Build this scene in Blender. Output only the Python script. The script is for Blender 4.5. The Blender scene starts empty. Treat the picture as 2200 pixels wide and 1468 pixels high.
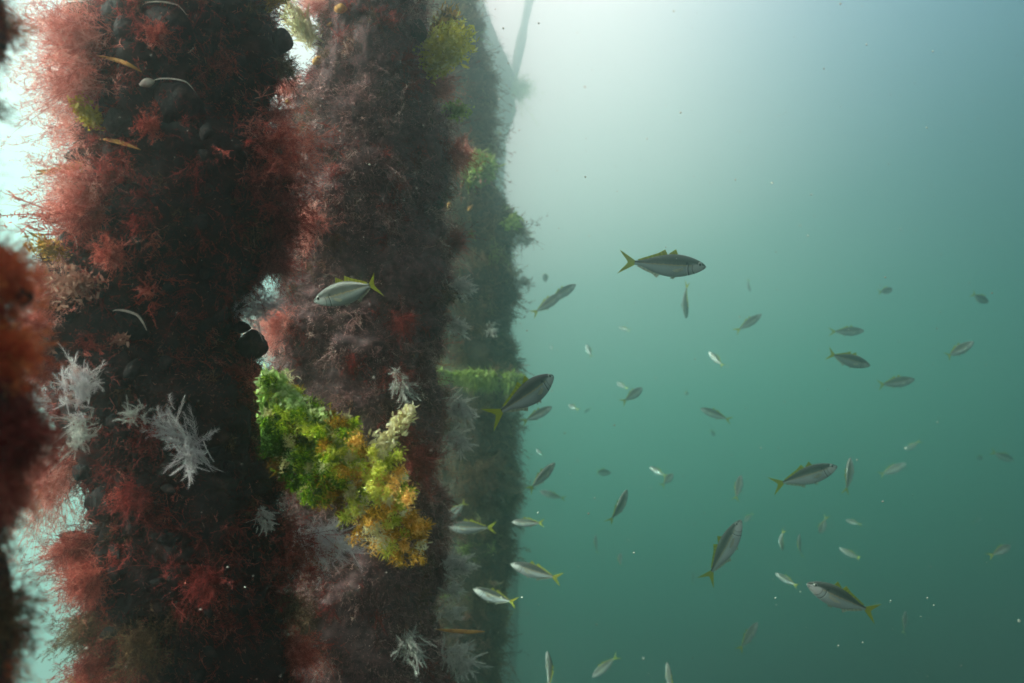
import bpy, math
import numpy as np
from mathutils import Vector, Matrix

sc = bpy.context.scene
COL = sc.collection
FPX = 1727.0                      # focal length in photograph pixels (2200 wide)

# ------------------------------------------------------------------ camera
cam = bpy.data.objects.new("camera", bpy.data.cameras.new("camera"))
COL.objects.link(cam)
sc.camera = cam
cam.data.sensor_width = 36
cam.data.lens = FPX / 2200 * 36
cam.data.clip_start = 0.01
cam.data.clip_end = 300
cam.rotation_euler = (math.pi / 2, 0, 0)
cam.data.dof.use_dof = True
cam.data.dof.focus_distance = 1.55
cam.data.dof.aperture_fstop = 4.5

# ------------------------------------------------------------------ world: the light coming down through the water
world = bpy.data.worlds.new("World")
sc.world = world
world.use_nodes = True
nt = world.node_tree
N, L = nt.nodes, nt.links
bg = N['Background']
tc = N.new('ShaderNodeTexCoord')
dp = N.new('ShaderNodeVectorMath')
dp.operation = 'DOT_PRODUCT'
dp.inputs[1].default_value = (-.15, .50, .85)
L.new(tc.outputs['Generated'], dp.inputs[0])
mr = N.new('ShaderNodeMapRange')
mr.inputs[1].default_value = -1
mr.inputs[2].default_value = 1
L.new(dp.outputs['Value'], mr.inputs[0])
RAMP = [(.30, (.001, .002, .002)), (.47, (.0005, .003, .0025)), (.54, (.0008, .018, .013)),
        (.62, (.003, .076, .050)), (.70, (.034, .175, .122)), (.77, (.165, .278, .235)),
        (.84, (.66, .60, .58)), (.90, (1.26, .95, .97)), (1, (1.65, 1.22, 1.25))]
cr = N.new('ShaderNodeValToRGB')
L.new(mr.outputs[0], cr.inputs[0])
e = cr.color_ramp.elements
e[0].position, e[0].color = RAMP[0][0], RAMP[0][1] + (1,)
e[1].position, e[1].color = RAMP[-1][0], RAMP[-1][1] + (1,)
for p_, c_ in RAMP[1:-1]:
    x_ = e.new(p_)
    x_.color = c_ + (1,)
# the water is bluer and dimmer towards the upper right, away from the sun
d2 = N.new('ShaderNodeVectorMath')
d2.operation = 'DOT_PRODUCT'
d2.inputs[1].default_value = (.60, .69, .40)
L.new(tc.outputs['Generated'], d2.inputs[0])
m2 = N.new('ShaderNodeMapRange')
m2.interpolation_type = 'SMOOTHSTEP'
m2.inputs[1].default_value = .85
m2.inputs[2].default_value = 1.0
L.new(d2.outputs['Value'], m2.inputs[0])
mxw = N.new('ShaderNodeMix')
mxw.data_type = 'RGBA'
mxw.blend_type = 'MULTIPLY'
mxw.inputs['B'].default_value = (.15, .32, .52, 1)
L.new(m2.outputs[0], mxw.inputs['Factor'])
L.new(cr.outputs[0], mxw.inputs['A'])
# and paler to the left, on the sunny side
d4 = N.new('ShaderNodeVectorMath')
d4.operation = 'DOT_PRODUCT'
d4.inputs[1].default_value = (-.74, .67, .0)
L.new(tc.outputs['Generated'], d4.inputs[0])
m4 = N.new('ShaderNodeMapRange')
m4.interpolation_type = 'SMOOTHSTEP'
m4.inputs[1].default_value = .74
m4.inputs[2].default_value = 1.0
L.new(d4.outputs['Value'], m4.inputs[0])
mxl = N.new('ShaderNodeMix')
mxl.data_type = 'RGBA'
mxl.inputs['B'].default_value = (.50, .56, .52, 1)
mxl.blend_type = 'ADD'
L.new(m4.outputs[0], mxl.inputs['Factor'])
L.new(mxw.outputs['Result'], mxl.inputs['A'])
# fill light added from behind the camera, brightens the shaded fronts
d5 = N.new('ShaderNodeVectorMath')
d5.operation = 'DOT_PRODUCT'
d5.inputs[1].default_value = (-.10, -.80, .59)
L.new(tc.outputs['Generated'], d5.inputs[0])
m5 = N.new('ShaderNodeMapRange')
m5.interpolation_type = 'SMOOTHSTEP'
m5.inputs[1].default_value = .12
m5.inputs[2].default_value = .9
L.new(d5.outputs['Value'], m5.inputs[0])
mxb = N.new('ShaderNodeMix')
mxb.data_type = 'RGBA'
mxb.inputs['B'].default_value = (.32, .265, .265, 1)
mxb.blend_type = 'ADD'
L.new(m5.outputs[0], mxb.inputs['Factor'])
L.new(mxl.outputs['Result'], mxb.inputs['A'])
# straight overhead the jetty takes part of the light
sx = N.new('ShaderNodeSeparateXYZ')
L.new(tc.outputs['Generated'], sx.inputs[0])
m3 = N.new('ShaderNodeMapRange')
m3.interpolation_type = 'SMOOTHSTEP'
m3.inputs[1].default_value = .55
m3.inputs[2].default_value = .95
m3.inputs[3].default_value = 1.0
m3.inputs[4].default_value = .22
L.new(sx.outputs['Z'], m3.inputs[0])
sv = N.new('ShaderNodeVectorMath')
sv.operation = 'SCALE'
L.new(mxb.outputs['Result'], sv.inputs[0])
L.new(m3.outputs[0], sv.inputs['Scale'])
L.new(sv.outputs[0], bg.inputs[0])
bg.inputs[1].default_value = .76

# ------------------------------------------------------------------ sun, high on the left
sun = bpy.data.objects.new("sun", bpy.data.lights.new("sun", 'SUN'))
COL.objects.link(sun)
sun.data.energy = 5.0
sun.data.angle = math.radians(12)
sun.data.color = (1, .89, .78)
sun.rotation_euler = Vector((-.84, -.16, .53)).normalized().to_track_quat('Z', 'Y').to_euler()

sc.view_settings.view_transform = 'Standard'
sc.view_settings.look = 'None'
sc.view_settings.exposure = 1.1
sc.view_settings.gamma = 1
sc.cycles.max_bounces = 8
sc.cycles.diffuse_bounces = 3
sc.cycles.glossy_bounces = 3
sc.cycles.transmission_bounces = 3
sc.cycles.volume_bounces = 3
sc.cycles.transparent_max_bounces = 8

HAZE_DENSITY, HAZE_G, HAZE_COLOR = .12, .93, (.71, .95, .91, 1)


# ================================================================== helpers
def at(px, py, d):
    """point seen at photograph pixel (px, py), d metres in front of the camera"""
    return np.array([(px - 1100) / FPX * d, d, -(py - 734) / FPX * d])


_lat = np.random.default_rng(7).random((32, 32, 32))


def vnoise(p):
    """smooth value noise, p (..., 3) -> -1..1"""
    i = np.floor(p).astype(int)
    f = p - i
    f = f * f * (3 - 2 * f)
    i0, i1 = i % 32, (i + 1) % 32
    r = 0
    for a in (0, 1):
        for b in (0, 1):
            for c in (0, 1):
                w = (f[..., 0] if a else 1 - f[..., 0]) * (f[..., 1] if b else 1 - f[..., 1]) * (f[..., 2] if c else 1 - f[..., 2])
                r = r + w * _lat[(i1 if a else i0)[..., 0], (i1 if b else i0)[..., 1], (i1 if c else i0)[..., 2]]
    return r * 2 - 1


def fbm(p, oct=3):
    s, a = 0, 1
    for _ in range(oct):
        s = s + a * vnoise(p)
        p = p * 2.03 + 11.7
        a *= .5
    return s / 1.75


def unit(v):
    return v / np.maximum(np.linalg.norm(v, axis=-1, keepdims=True), 1e-9)


class MB:
    """collects geometry for ONE mesh object"""
    def __init__(self):
        self.V, self.F, self.T, self.MI, self.n, self.S = [], [], [], [], 0, []

    def add(self, V, faces, tint=.5, mi=0, smooth=True):
        """faces: list of int arrays (n, k)"""
        V = np.asarray(V, float).reshape(-1, 3)
        t = np.broadcast_to(np.asarray(tint, float), (len(V),))
        for f in faces:
            f = np.asarray(f, int)
            if len(f):
                self.F.append(f + self.n)
                self.MI.append(np.full(len(f), mi))
                self.S.append(np.full(len(f), smooth))
        self.V.append(V)
        self.T.append(t)
        self.n += len(V)

    def build(self, name, mats, parent=None):
        V = np.concatenate(self.V)
        me = bpy.data.meshes.new(name)
        me.vertices.add(len(V))
        me.vertices.foreach_set('co', V.astype(np.float32).ravel())
        loops = np.concatenate([f.ravel() for f in self.F])
        sizes = np.concatenate([np.full(len(f), f.shape[1]) for f in self.F])
        me.loops.add(len(loops))
        me.loops.foreach_set('vertex_index', loops.astype(np.int32))
        me.polygons.add(len(sizes))
        st = np.concatenate([[0], np.cumsum(sizes)[:-1]])
        me.polygons.foreach_set('loop_start', st.astype(np.int32))
        me.polygons.foreach_set('material_index', np.concatenate(self.MI).astype(np.int32))
        me.polygons.foreach_set('use_smooth', np.concatenate(self.S))
        at_ = me.attributes.new('tint', 'FLOAT', 'POINT')
        at_.data.foreach_set('value', np.concatenate(self.T).astype(np.float32))
        for m in (mats if isinstance(mats, (list, tuple)) else [mats]):
            me.materials.append(m)
        me.update()
        me.validate()
        o = bpy.data.objects.new(name, me)
        COL.objects.link(o)
        if parent is not None:
            o.parent = parent
        return o


def tag(o, label=None, cat=None, group=None, kind=None):
    if label: o['label'] = label
    if cat: o['category'] = cat
    if group: o['group'] = group
    if kind: o['kind'] = kind
    return o


def empty(name, loc):
    o = bpy.data.objects.new(name, None)
    o.empty_display_size = .02
    COL.objects.link(o)
    o.location = Vector([float(v) for v in loc])
    return o


# ------------------------------------------------------------------ materials
def ramp_node(nt, stops):
    r = nt.nodes.new('ShaderNodeValToRGB')
    el = r.color_ramp.elements
    el[0].position, el[0].color = stops[0][0], tuple(stops[0][1]) + (1,)
    el[1].position, el[1].color = stops[-1][0], tuple(stops[-1][1]) + (1,)
    for p, c in stops[1:-1]:
        el.new(p).color = tuple(c) + (1,)
    return r


def plant_mat(name, stops, transl=.5, boost=1.5, gloss=0.0):
    """thin fronds: pigment from the per-strand 'tint', part of the light passes through"""
    m = bpy.data.materials.new(name)
    m.use_nodes = True
    nt = m.node_tree
    nt.nodes.clear()
    A = nt.nodes.new('ShaderNodeAttribute')
    A.attribute_name = 'tint'
    r = ramp_node(nt, stops)
    nt.links.new(A.outputs['Fac'], r.inputs[0])
    d = nt.nodes.new('ShaderNodeBsdfDiffuse')
    t = nt.nodes.new('ShaderNodeBsdfTranslucent')
    k = nt.nodes.new('ShaderNodeVectorMath')
    k.operation = 'SCALE'
    k.inputs['Scale'].default_value = boost
    nt.links.new(r.outputs[0], k.inputs[0])
    mx = nt.nodes.new('ShaderNodeMixShader')
    mx.inputs[0].default_value = transl
    nt.links.new(r.outputs[0], d.inputs[0])
    nt.links.new(k.outputs[0], t.inputs[0])
    nt.links.new(d.outputs[0], mx.inputs[1])
    nt.links.new(t.outputs[0], mx.inputs[2])
    o = nt.nodes.new('ShaderNodeOutputMaterial')
    last = mx
    if gloss:
        g = nt.nodes.new('ShaderNodeBsdfGlossy')
        g.inputs['Roughness'].default_value = .35
        m2 = nt.nodes.new('ShaderNodeMixShader')
        m2.inputs[0].default_value = gloss
        nt.links.new(mx.outputs[0], m2.inputs[1])
        nt.links.new(g.outputs[0], m2.inputs[2])
        last = m2
    nt.links.new(last.outputs[0], o.inputs[0])
    return m


def solid_mat(name, stops, scale=20, rough=.8, bump=.4, metallic=0, spec=.3, detail=6, noise_w=1.0):
    m = bpy.data.materials.new(name)
    m.use_nodes = True
    nt = m.node_tree
    p = nt.nodes['Principled BSDF']
    co = nt.nodes.new('ShaderNodeTexCoord')
    n = nt.nodes.new('ShaderNodeTexNoise')
    n.inputs['Scale'].default_value = scale
    n.inputs['Detail'].default_value = detail
    n.inputs['Roughness'].default_value = .65
    nt.links.new(co.outputs['Object'], n.inputs['Vector'])
    r = ramp_node(nt, stops)
    nt.links.new(n.outputs['Fac'], r.inputs[0])
    nt.links.new(r.outputs[0], p.inputs['Base Color'])
    p.inputs['Roughness'].default_value = rough
    p.inputs['Metallic'].default_value = metallic
    p.inputs['Specular IOR Level'].default_value = spec
    b = nt.nodes.new('ShaderNodeBump')
    b.inputs['Strength'].default_value = bump
    b.inputs['Distance'].default_value = .01
    nt.links.new(n.outputs['Fac'], b.inputs['Height'])
    nt.links.new(b.outputs[0], p.inputs['Normal'])
    return m


M = {}
M['crust'] = solid_mat('dark_crust', [(.3, (.006, .005, .007)), (.5, (.016, .009, .010)), (.62, (.045, .019, .018)), (.75, (.10, .05, .042))], 30)
M['crust_purple'] = solid_mat('purple_crust', [(.3, (.035, .02, .024)), (.5, (.11, .06, .066)), (.7, (.24, .13, .125))], 60)
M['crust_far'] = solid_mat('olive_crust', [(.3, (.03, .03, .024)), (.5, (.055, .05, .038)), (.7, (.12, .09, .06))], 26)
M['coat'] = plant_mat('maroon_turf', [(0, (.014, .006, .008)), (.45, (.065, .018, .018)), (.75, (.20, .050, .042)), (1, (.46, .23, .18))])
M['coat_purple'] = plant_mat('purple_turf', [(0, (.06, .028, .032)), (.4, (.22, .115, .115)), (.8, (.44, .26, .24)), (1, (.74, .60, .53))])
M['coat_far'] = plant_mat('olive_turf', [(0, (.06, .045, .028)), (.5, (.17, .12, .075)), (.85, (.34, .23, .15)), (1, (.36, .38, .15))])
M['red'] = plant_mat('red_algae', [(0, (.20, .026, .022)), (.5, (.52, .10, .075)), (1, (.80, .31, .24))], .55, 1.2)
M['pink'] = plant_mat('pink_algae', [(0, (.52, .13, .11)), (.5, (.90, .33, .27)), (1, (.98, .64, .55))], .55, 1.0)
M['maroon'] = plant_mat('maroon_algae', [(0, (.07, .010, .012)), (.5, (.24, .036, .034)), (1, (.50, .11, .09))], .5, 1.5)
M['brown'] = plant_mat('brown_algae', [(0, (.05, .030, .018)), (.5, (.13, .075, .04)), (1, (.28, .18, .10))], .5, 1.6)
M['fire'] = plant_mat('orange_red_algae', [(0, (.45, .06, .02)), (.5, (.80, .17, .06)), (1, (.95, .45, .16))], .75, 1.2)
M['white'] = plant_mat('white_hydroid', [(0, (.60, .55, .60)), (.5, (.78, .74, .76)), (1, (.88, .86, .85))], .45, 1.0)
M['greywhite'] = plant_mat('grey_hydroid', [(0, (.42, .44, .42)), (.5, (.64, .65, .61)), (1, (.82, .81, .77))], .45, 1.1)
M['peach'] = plant_mat('peach_coralline', [(0, (.30, .13, .10)), (.5, (.46, .24, .18)), (1, (.66, .44, .34))], .3, 1.2)
M['green'] = plant_mat('green_algae', [(0, (.02, .06, .004)), (.32, (.16, .32, .010)), (.62, (.50, .60, .03)), (1, (.85, .84, .2))], .5, 1.1)
M['lettuce'] = plant_mat('sea_lettuce', [(0, (.10, .20, .03)), (.5, (.22, .36, .08)), (1, (.50, .58, .28))], .6, 1.7, gloss=.06)
M['gold'] = plant_mat('golden_algae', [(0, (.10, .045, .008)), (.35, (.36, .24, .02)), (.65, (.66, .36, .03)), (1, (.90, .60, .20))], .5, 1.3)
M['yellow'] = plant_mat('yellow_algae', [(0, (.40, .36, .015)), (.5, (.72, .66, .05)), (1, (.88, .85, .35))], .55, 1.2)
M['lime'] = plant_mat('lime_algae', [(0, (.12, .20, .03)), (.5, (.26, .36, .08)), (1, (.46, .52, .20))], .55, 1.6)
M['pale'] = plant_mat('pale_algae', [(0, (.55, .50, .25)), (.5, (.68, .64, .38)), (1, (.82, .80, .62))], .5, 1.3)
M['orange'] = solid_mat('orange_sponge', [(.35, (.42, .17, .04)), (.6, (.66, .36, .09))], 60, .7, .5)
M['mussel'] = solid_mat('mussel_shell', [(.35, (.003, .003, .004)), (.52, (.010, .008, .010)), (.62, (.045, .026, .022)), (.75, (.12, .08, .065))], 70, .6, .6, spec=.2)
M['lip'] = solid_mat('pale_shell_lip', [(.35, (.45, .36, .30)), (.6, (.78, .72, .64))], 80, .6, .2)
M['speck'] = solid_mat('pale_speck', [(.3, (.5, .48, .4)), (.7, (.8, .78, .7))], 5, .8, 0)
M['silt'] = solid_mat('dark_silt', [(.3, (.02, .03, .022)), (.7, (.05, .06, .045))], 1.5, .95, .5)


# ------------------------------------------------------------------ strands
def ribbons(mb, roots, dirs, length, width, bend, rng, segs=3, tint=.5, mi=0, leaf=False, wig=.12):
    """many thin blades in one go: roots (n,3), dirs (n,3), length (n), width (n), bend (n,3)"""
    n = len(roots)
    if n == 0:
        return
    length = np.broadcast_to(length, (n,)).astype(float)
    width = np.broadcast_to(width, (n,)).astype(float)
    bend = np.broadcast_to(bend, (n, 3)).astype(float)
    side = unit(np.cross(dirs, rng.normal(size=(n, 3))))
    wv = rng.normal(size=(n, 3)) * wig
    ts = np.linspace(0, 1, segs + 1)
    V = np.zeros((n, 2 * segs + 1, 3))
    for k, t in enumerate(ts):
        c = roots + (dirs * t + bend * t * t + wv * math.sin(t * 4.2) * .5) * length[:, None]
        if k == segs:
            V[:, 2 * segs] = c
        else:
            w = width * ((math.sin(math.pi * (t * .86 + .10)) if leaf else (1 - t) ** .55)) * .5
            V[:, 2 * k] = c - side * w[:, None]
            V[:, 2 * k + 1] = c + side * w[:, None]
    base = np.arange(n)[:, None] * (2 * segs + 1)
    quads = [np.stack([base[:, 0] + 2 * k, base[:, 0] + 2 * k + 1, base[:, 0] + 2 * k + 3, base[:, 0] + 2 * k + 2], 1) for k in range(segs - 1)]
    tri = np.stack([base[:, 0] + 2 * segs - 2, base[:, 0] + 2 * segs - 1, base[:, 0] + 2 * segs], 1)
    tt = np.repeat(np.broadcast_to(tint, (n,)), 2 * segs + 1)
    mb.add(V.reshape(-1, 3), quads + [tri], tt, mi)


def fluff(mb, p, main, Lm, rng, n=120, spread=.6, droop=.15, wid=.00065, sub=8, base_r=.25, mi=0, tlo=0, thi=1, sag=None):
    """bushy red algae: crooked main branches, each a feathery plume of side branches and fine hairs"""
    main = unit(np.asarray(main, float))
    n = max(8, int(n * .85))
    dirs = unit(main + rng.normal(size=(n, 3)) * spread)
    roots = p + rng.normal(size=(n, 3)) * Lm * base_r * .7
    ln = Lm * (.3 + .68 * rng.random(n) ** 1.4)
    bend = rng.normal(size=(n, 3)) * .38 + np.array([0, 0, -droop])
    if sag is not None:
        bend = bend + np.asarray(sag)
    tint = np.clip(rng.normal(.45, .24, n), tlo, thi)
    ribbons(mb, roots, dirs, ln, wid * 1.7, bend, rng, 5, tint, mi, wig=.16)
    a = 9
    i = np.repeat(np.arange(n), a)
    t = rng.uniform(.12, .97, n * a)
    r2 = roots[i] + (dirs[i] * t[:, None] + bend[i] * (t * t)[:, None]) * ln[i][:, None]
    d2 = unit(dirs[i] + 1.6 * bend[i] * t[:, None] + rng.normal(size=(n * a, 3)) * .75)
    l2 = ln[i] * rng.uniform(.16, .40, n * a) * (1.15 - .5 * t)
    b2 = rng.normal(size=(n * a, 3)) * .35
    t2 = np.clip(tint[i] + rng.normal(0, .1, n * a), tlo, thi)
    ribbons(mb, r2, d2, l2, wid * 1.2, b2, rng, 3, t2, mi)
    c = max(3, sub)
    k = np.repeat(np.arange(n * a), c)
    u = rng.uniform(.1, 1., len(k))
    r3 = r2[k] + (d2[k] * u[:, None] + b2[k] * (u * u)[:, None]) * l2[k][:, None]
    d3 = unit(d2[k] + rng.normal(size=(len(k), 3)) * .9)
    ribbons(mb, r3, d3, l2[k] * rng.uniform(.2, .5, len(k)), wid * .9, rng.normal(size=(len(k), 3)) * .3, rng, 2,
            np.clip(t2[k] + .12 + rng.normal(0, .1, len(k)), tlo, thi), mi)


def plume(mb, p, main, Lm, rng, stems=12, spread=.4, wid=.0009, pairs=22, bl=.26, mi=0, droop=.0):
    """feathery hydroid: soft curved stems, close set side branchlets in one plane"""
    main = unit(np.asarray(main, float))
    stems = int(stems * 5.5)
    for _ in range(stems):
        d = unit(main + rng.normal(size=3) * spread * 1.5)
        b = rng.normal(size=3) * .28 + np.array([0, 0, -droop])
        h = rng.random()
        ln = Lm * rng.uniform(.24, .46) * (1.15 - .4 * h)
        root = p + main * Lm * .62 * h + rng.normal(size=3) * Lm * .10
        tn = float(np.clip(rng.normal(.5, .25), 0, 1))
        ribbons(mb, root[None], d[None], ln, wid * 1.3, b[None], rng, 6, tn, mi, wig=.05)
        sd = unit(np.cross(d, np.array([0, 1., 0]) + rng.normal(size=3) * .7))
        ts = np.repeat(np.linspace(.08, .98, pairs), 2)
        sg = np.tile([1., -1.], pairs)
        r2 = root + (d * ts[:, None] + b * (ts ** 2)[:, None]) * ln
        d2 = unit(d * .8 + 1.6 * b * ts[:, None] + sd * sg[:, None] * .7 + rng.normal(size=(2 * pairs, 3)) * .2)
        ribbons(mb, r2, d2, ln * bl * np.sin(math.pi * (.12 + ts * .8)) ** .7 * rng.uniform(.7, 1.2, 2 * pairs), wid * .75, b + rng.normal(size=(2 * pairs, 3)) * .2, rng, 2,
                np.clip(tn + rng.normal(0, .15, 2 * pairs), 0, 1), mi)


def leafy(mb, centers, main, size, rng, spread=.8, wid=.5, tint=None, mi=0):
    """small flakes / leaflets"""
    n = len(centers)
    d = unit(np.asarray(main) + rng.normal(size=(n, 3)) * spread)
    ln = size * rng.uniform(.55, 1.3, n)
    t = np.clip(rng.normal(.5, .25, n), 0, 1) if tint is None else tint
    ribbons(mb, centers, d, ln, ln * wid, rng.normal(size=(n, 3)) * .3, rng, 4, t, mi, leaf=True)


def tube(mb, pts, rad, ring=8, tint=.5, mi=0):
    pts = np.asarray(pts, float)
    n = len(pts)
    rad = np.broadcast_to(rad, (n,))
    tg = unit(np.gradient(pts, axis=0))
    ref = np.array([.3, .9, .2])
    a = unit(np.cross(tg, ref))
    b = np.cross(tg, a)
    ph = np.linspace(0, 2 * math.pi, ring, endpoint=False)
    V = pts[:, None] + rad[:, None, None] * (a[:, None] * np.cos(ph)[None, :, None] + b[:, None] * np.sin(ph)[None, :, None])
    i = np.arange(n - 1)[:, None] * ring
    j = np.arange(ring)
    q = np.stack([i + j, i + (j + 1) % ring, i + ring + (j + 1) % ring, i + ring + j], -1).reshape(-1, 4)
    mb.add(V.reshape(-1, 3), [q, np.arange(ring)[None, ::-1], (np.arange(ring) + (n - 1) * ring)[None]], tint, mi)


# ================================================================== jetty piles
class Pile:
    """a round pile with its crust; edges = (photo y, left x, right x) at distance d"""
    def __init__(self, d, edges, seed, rough=.1, freq=9., zt=2.0, zb=-4.75):
        self.d, self.seed, self.rough, self.freq, self.zt, self.zb = d, seed, rough, freq, zt, zb
        ed = np.array(edges, float)
        z = -(ed[:, 0] - 734) / FPX * d
        xl, xr = (ed[:, 1] - 1100) / FPX * d, (ed[:, 2] - 1100) / FPX * d
        o = np.argsort(z)
        self.z, self.xl, self.xr = z[o], xl[o], xr[o]
        self.R = float(np.mean(self.xr - self.xl)) / 2

    def pos(self, th, z):
        xl, xr = np.interp(z, self.z, self.xl), np.interp(z, self.z, self.xr)
        cx, R = (xl + xr) / 2, (xr - xl) / 2
        out = np.clip((np.maximum(self.z[0] - z, z - self.z[-1])) * 1.5, 0, 1)   # beyond the picture: plain average pile
        cx = cx * (1 - out) + float(np.mean(self.xl + self.xr)) / 2 * out
        R = R * (1 - out) + self.R * out
        c, s = np.cos(th), np.sin(th)
        P = np.stack([c * self.R * self.freq, s * self.R * self.freq, z * self.freq], -1) + self.seed * 3.7
        lump = 1 + self.rough * fbm(P, 3) + self.rough * .7 * np.maximum(0, vnoise(P * 2.1 + 4.4)) ** .6 + self.rough * .35 * np.abs(vnoise(P * 4.7))
        # lumps bite less at the silhouette, which follows the edges given
        k = lump * (.94 - .45 * self.rough)
        return np.stack([cx + c * R * k, self.d + s * self.R * k, z], -1)

    def frame(self, th, z):
        e = 1e-2
        p = self.pos(th, z)
        a = self.pos(th + e, z) - p
        b = self.pos(th, z + e * .2) - p
        return p, unit(np.cross(a, b))

    def core(self, mat, parent, na=150, nz=520, zb=None):
        z0 = self.zb if zb is None else zb
        th = np.linspace(0, 2 * math.pi, na, endpoint=False)
        zz = np.concatenate([np.linspace(z0, self.z[0] - .3, 40, endpoint=False), np.linspace(self.z[0] - .3, self.z[-1] + .25, nz), np.linspace(self.z[-1] + .25, self.zt, 20)[1:]])
        T, Z = np.meshgrid(th, zz)
        V = self.pos(T, Z)
        n = len(zz)
        i = np.arange(n - 1)[:, None] * na
        j = np.arange(na)
        q = np.stack([i + j, i + (j + 1) % na, i + na + (j + 1) % na, i + na + j], -1).reshape(-1, 4)
        mb = MB()
        mb.add(V.reshape(-1, 3), [q, (np.arange(na) + (n - 1) * na)[None]])
        return mb.build('post', mat, parent)

    def sample(self, n, rng, ya=-120, yb=1590):
        z0, z1 = -(yb - 734) / FPX * self.d, -(ya - 734) / FPX * self.d
        th = rng.uniform(0, 2 * math.pi, n)
        z = rng.uniform(z0, z1, n)
        p, nn = self.frame(th, z)
        return p, nn, th, z

    def coat(self, mat, parent, n, ln, wid, rng, name='algae_turf', patch=6., dense=-.2, sub=0, droop=.25, lift=1.):
        p, nn, th, z = self.sample(n, rng)
        f = fbm(p * patch + self.seed, 2)
        keep = f + rng.normal(0, .25, n) > dense
        p, nn, f = p[keep], nn[keep], f[keep]
        m = len(p)
        d = unit(nn * lift + rng.normal(size=(m, 3)) * .55 + np.array([0, 0, -.1]))
        f2 = fbm(p * patch * 1.7 + 5.1, 2)
        tint = np.clip(.48 + f2 * .55 + rng.normal(0, .16, m), 0, 1)
        lens = ln * rng.uniform(.35, 1.2, m) * np.clip(1 + f, .4, 1.8)
        mb = MB()
        bend = rng.normal(size=(m, 3)) * .25 + np.array([0, 0, -droop])
        ribbons(mb, p - nn * .004, d, lens, wid, bend, rng, 3, tint)
        if sub:
            i = np.repeat(np.arange(m), sub)
            t = rng.uniform(.3, .95, m * sub)
            r2 = p[i] + (d[i] * t[:, None] + bend[i] * (t * t)[:, None]) * lens[i][:, None]
            d2 = unit(d[i] + rng.normal(size=(m * sub, 3)) * .7)
            ribbons(mb, r2, d2, lens[i] * rng.uniform(.2, .45, m * sub), wid * .8, np.zeros((m * sub, 3)), rng, 2, np.clip(tint[i] + rng.normal(0, .1, m * sub), 0, 1))
        return mb.build(name, mat, parent)

    def clumps(self, mat, parent, n, L0, L1, rng, wid=.0009, dens=34, sub=4, side=None, droop=.3, name='algae_clumps'):
        """many small bushy clumps that make up the pile's shaggy coat"""
        p, nn, th, z = self.sample(n, rng)
        mb = MB()
        for k in range(n):
            d = unit(nn[k] + rng.normal(size=3) * .35 + np.array([0, 0, -.25]))
            fluff(mb, p[k] - nn[k] * .006, d, rng.uniform(L0, L1), rng, n=int(dens * rng.uniform(.6, 1.4)), spread=rng.uniform(.5, .85), droop=droop, wid=wid, sub=sub)
        return mb.build(name, mat, parent)

    def hit(self, px, py):
        """surface point (and normal) that shows nearest to a photograph pixel"""
        if not hasattr(self, '_tab'):
            th = np.linspace(math.pi, 2 * math.pi, 121)
            z = np.linspace(-(1600 - 734) / FPX * self.d, -(-130 - 734) / FPX * self.d, 400)
            T, Z = np.meshgrid(th, z)
            P, n = self.frame(T.ravel(), Z.ravel())
            self._tab = (P, n, 1100 + P[:, 0] / P[:, 1] * FPX, 734 - P[:, 2] / P[:, 1] * FPX)
        P, n, X, Y = self._tab
        i = int(np.argmin((X - px) ** 2 + (Y - py) ** 2 + 40 * (P[:, 1] - P[:, 1].min())))
        return P[i], n[i]


PILES = {}


def make_pile(key, d, edges, seed, label, core_m, coats, clumps=(), **kw):
    pl = Pile(d, edges, seed, **kw)
    x = float(np.mean(pl.xl + pl.xr)) / 2
    root = empty('jetty_pile', (0, 0, 0))
    tag(root, label, 'pile', 'jetty piles in a row')
    pl.core(M[core_m], root)
    rng = np.random.default_rng(seed)
    for c in coats:
        pl.coat(M[c['m']], root, c['n'], c['ln'], c['w'], rng, patch=c.get('patch', 6.), dense=c.get('dense', -.2), sub=c.get('sub', 0), droop=c.get('droop', .25), lift=c.get('lift', 1.))
    for c in clumps:
        pl.clumps(M[c['m']], root, c['n'], c['L'][0], c['L'][1], rng, wid=c.get('w', .00075), dens=c.get('dens', 34), sub=c.get('sub', 4))
    pl.root = root
    PILES[key] = pl
    return pl


E1 = [(0, 222, 585), (60, 195, 600), (110, 188, 602), (150, 200, 585), (190, 200, 578), (240, 215, 566), (280, 205, 580), (320, 190, 622), (360, 185, 640), (400, 190, 632), (435, 195, 606), (480, 165, 622), (520, 165, 618), (560, 125, 585), (600, 105, 556),
      (640, 100, 535), (690, 95, 518), (740, 95, 512), (790, 100, 555), (840, 105, 595), (920, 122, 605), (980, 160, 608), (1040, 215, 605), (1090, 212, 600), (1140, 182, 615), (1190, 165, 638), (1240, 170, 630), (1280, 205, 592),
      (1340, 210, 612), (1400, 215, 628), (1468, 225, 640)]
E2 = [(0, 705, 895), (60, 695, 890), (120, 680, 885), (200, 650, 915), (260, 625, 940), (320, 600, 955), (400, 600, 960), (440, 600, 930), (500, 600, 945), (580, 590, 950), (650, 585, 955), (720, 580, 955), (800, 575, 950),
      (860, 575, 955), (930, 590, 960), (1000, 600, 930), (1060, 600, 945), (1150, 610, 940), (1250, 615, 940), (1350, 620, 930), (1468, 625, 950)]
E3 = [(0, 925, 1012), (60, 925, 1030), (120, 925, 1048), (180, 925, 1062), (240, 925, 1078), (300, 925, 1060), (360, 925, 1055), (420, 925, 1078), (480, 925, 1110), (540, 925, 1112), (620, 925, 1108), (760, 925, 1112), (800, 925, 1115), (860, 925, 1080),
      (920, 925, 1105), (1000, 925, 1110), (1100, 925, 1108), (1250, 925, 1100), (1350, 925, 1085), (1468, 925, 1075)]
E2 = [(y, l, r + 24) for y, l, r in E2]
_y = np.arange(0, 1480, 12)
_e = np.array(E3, float)
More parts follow.
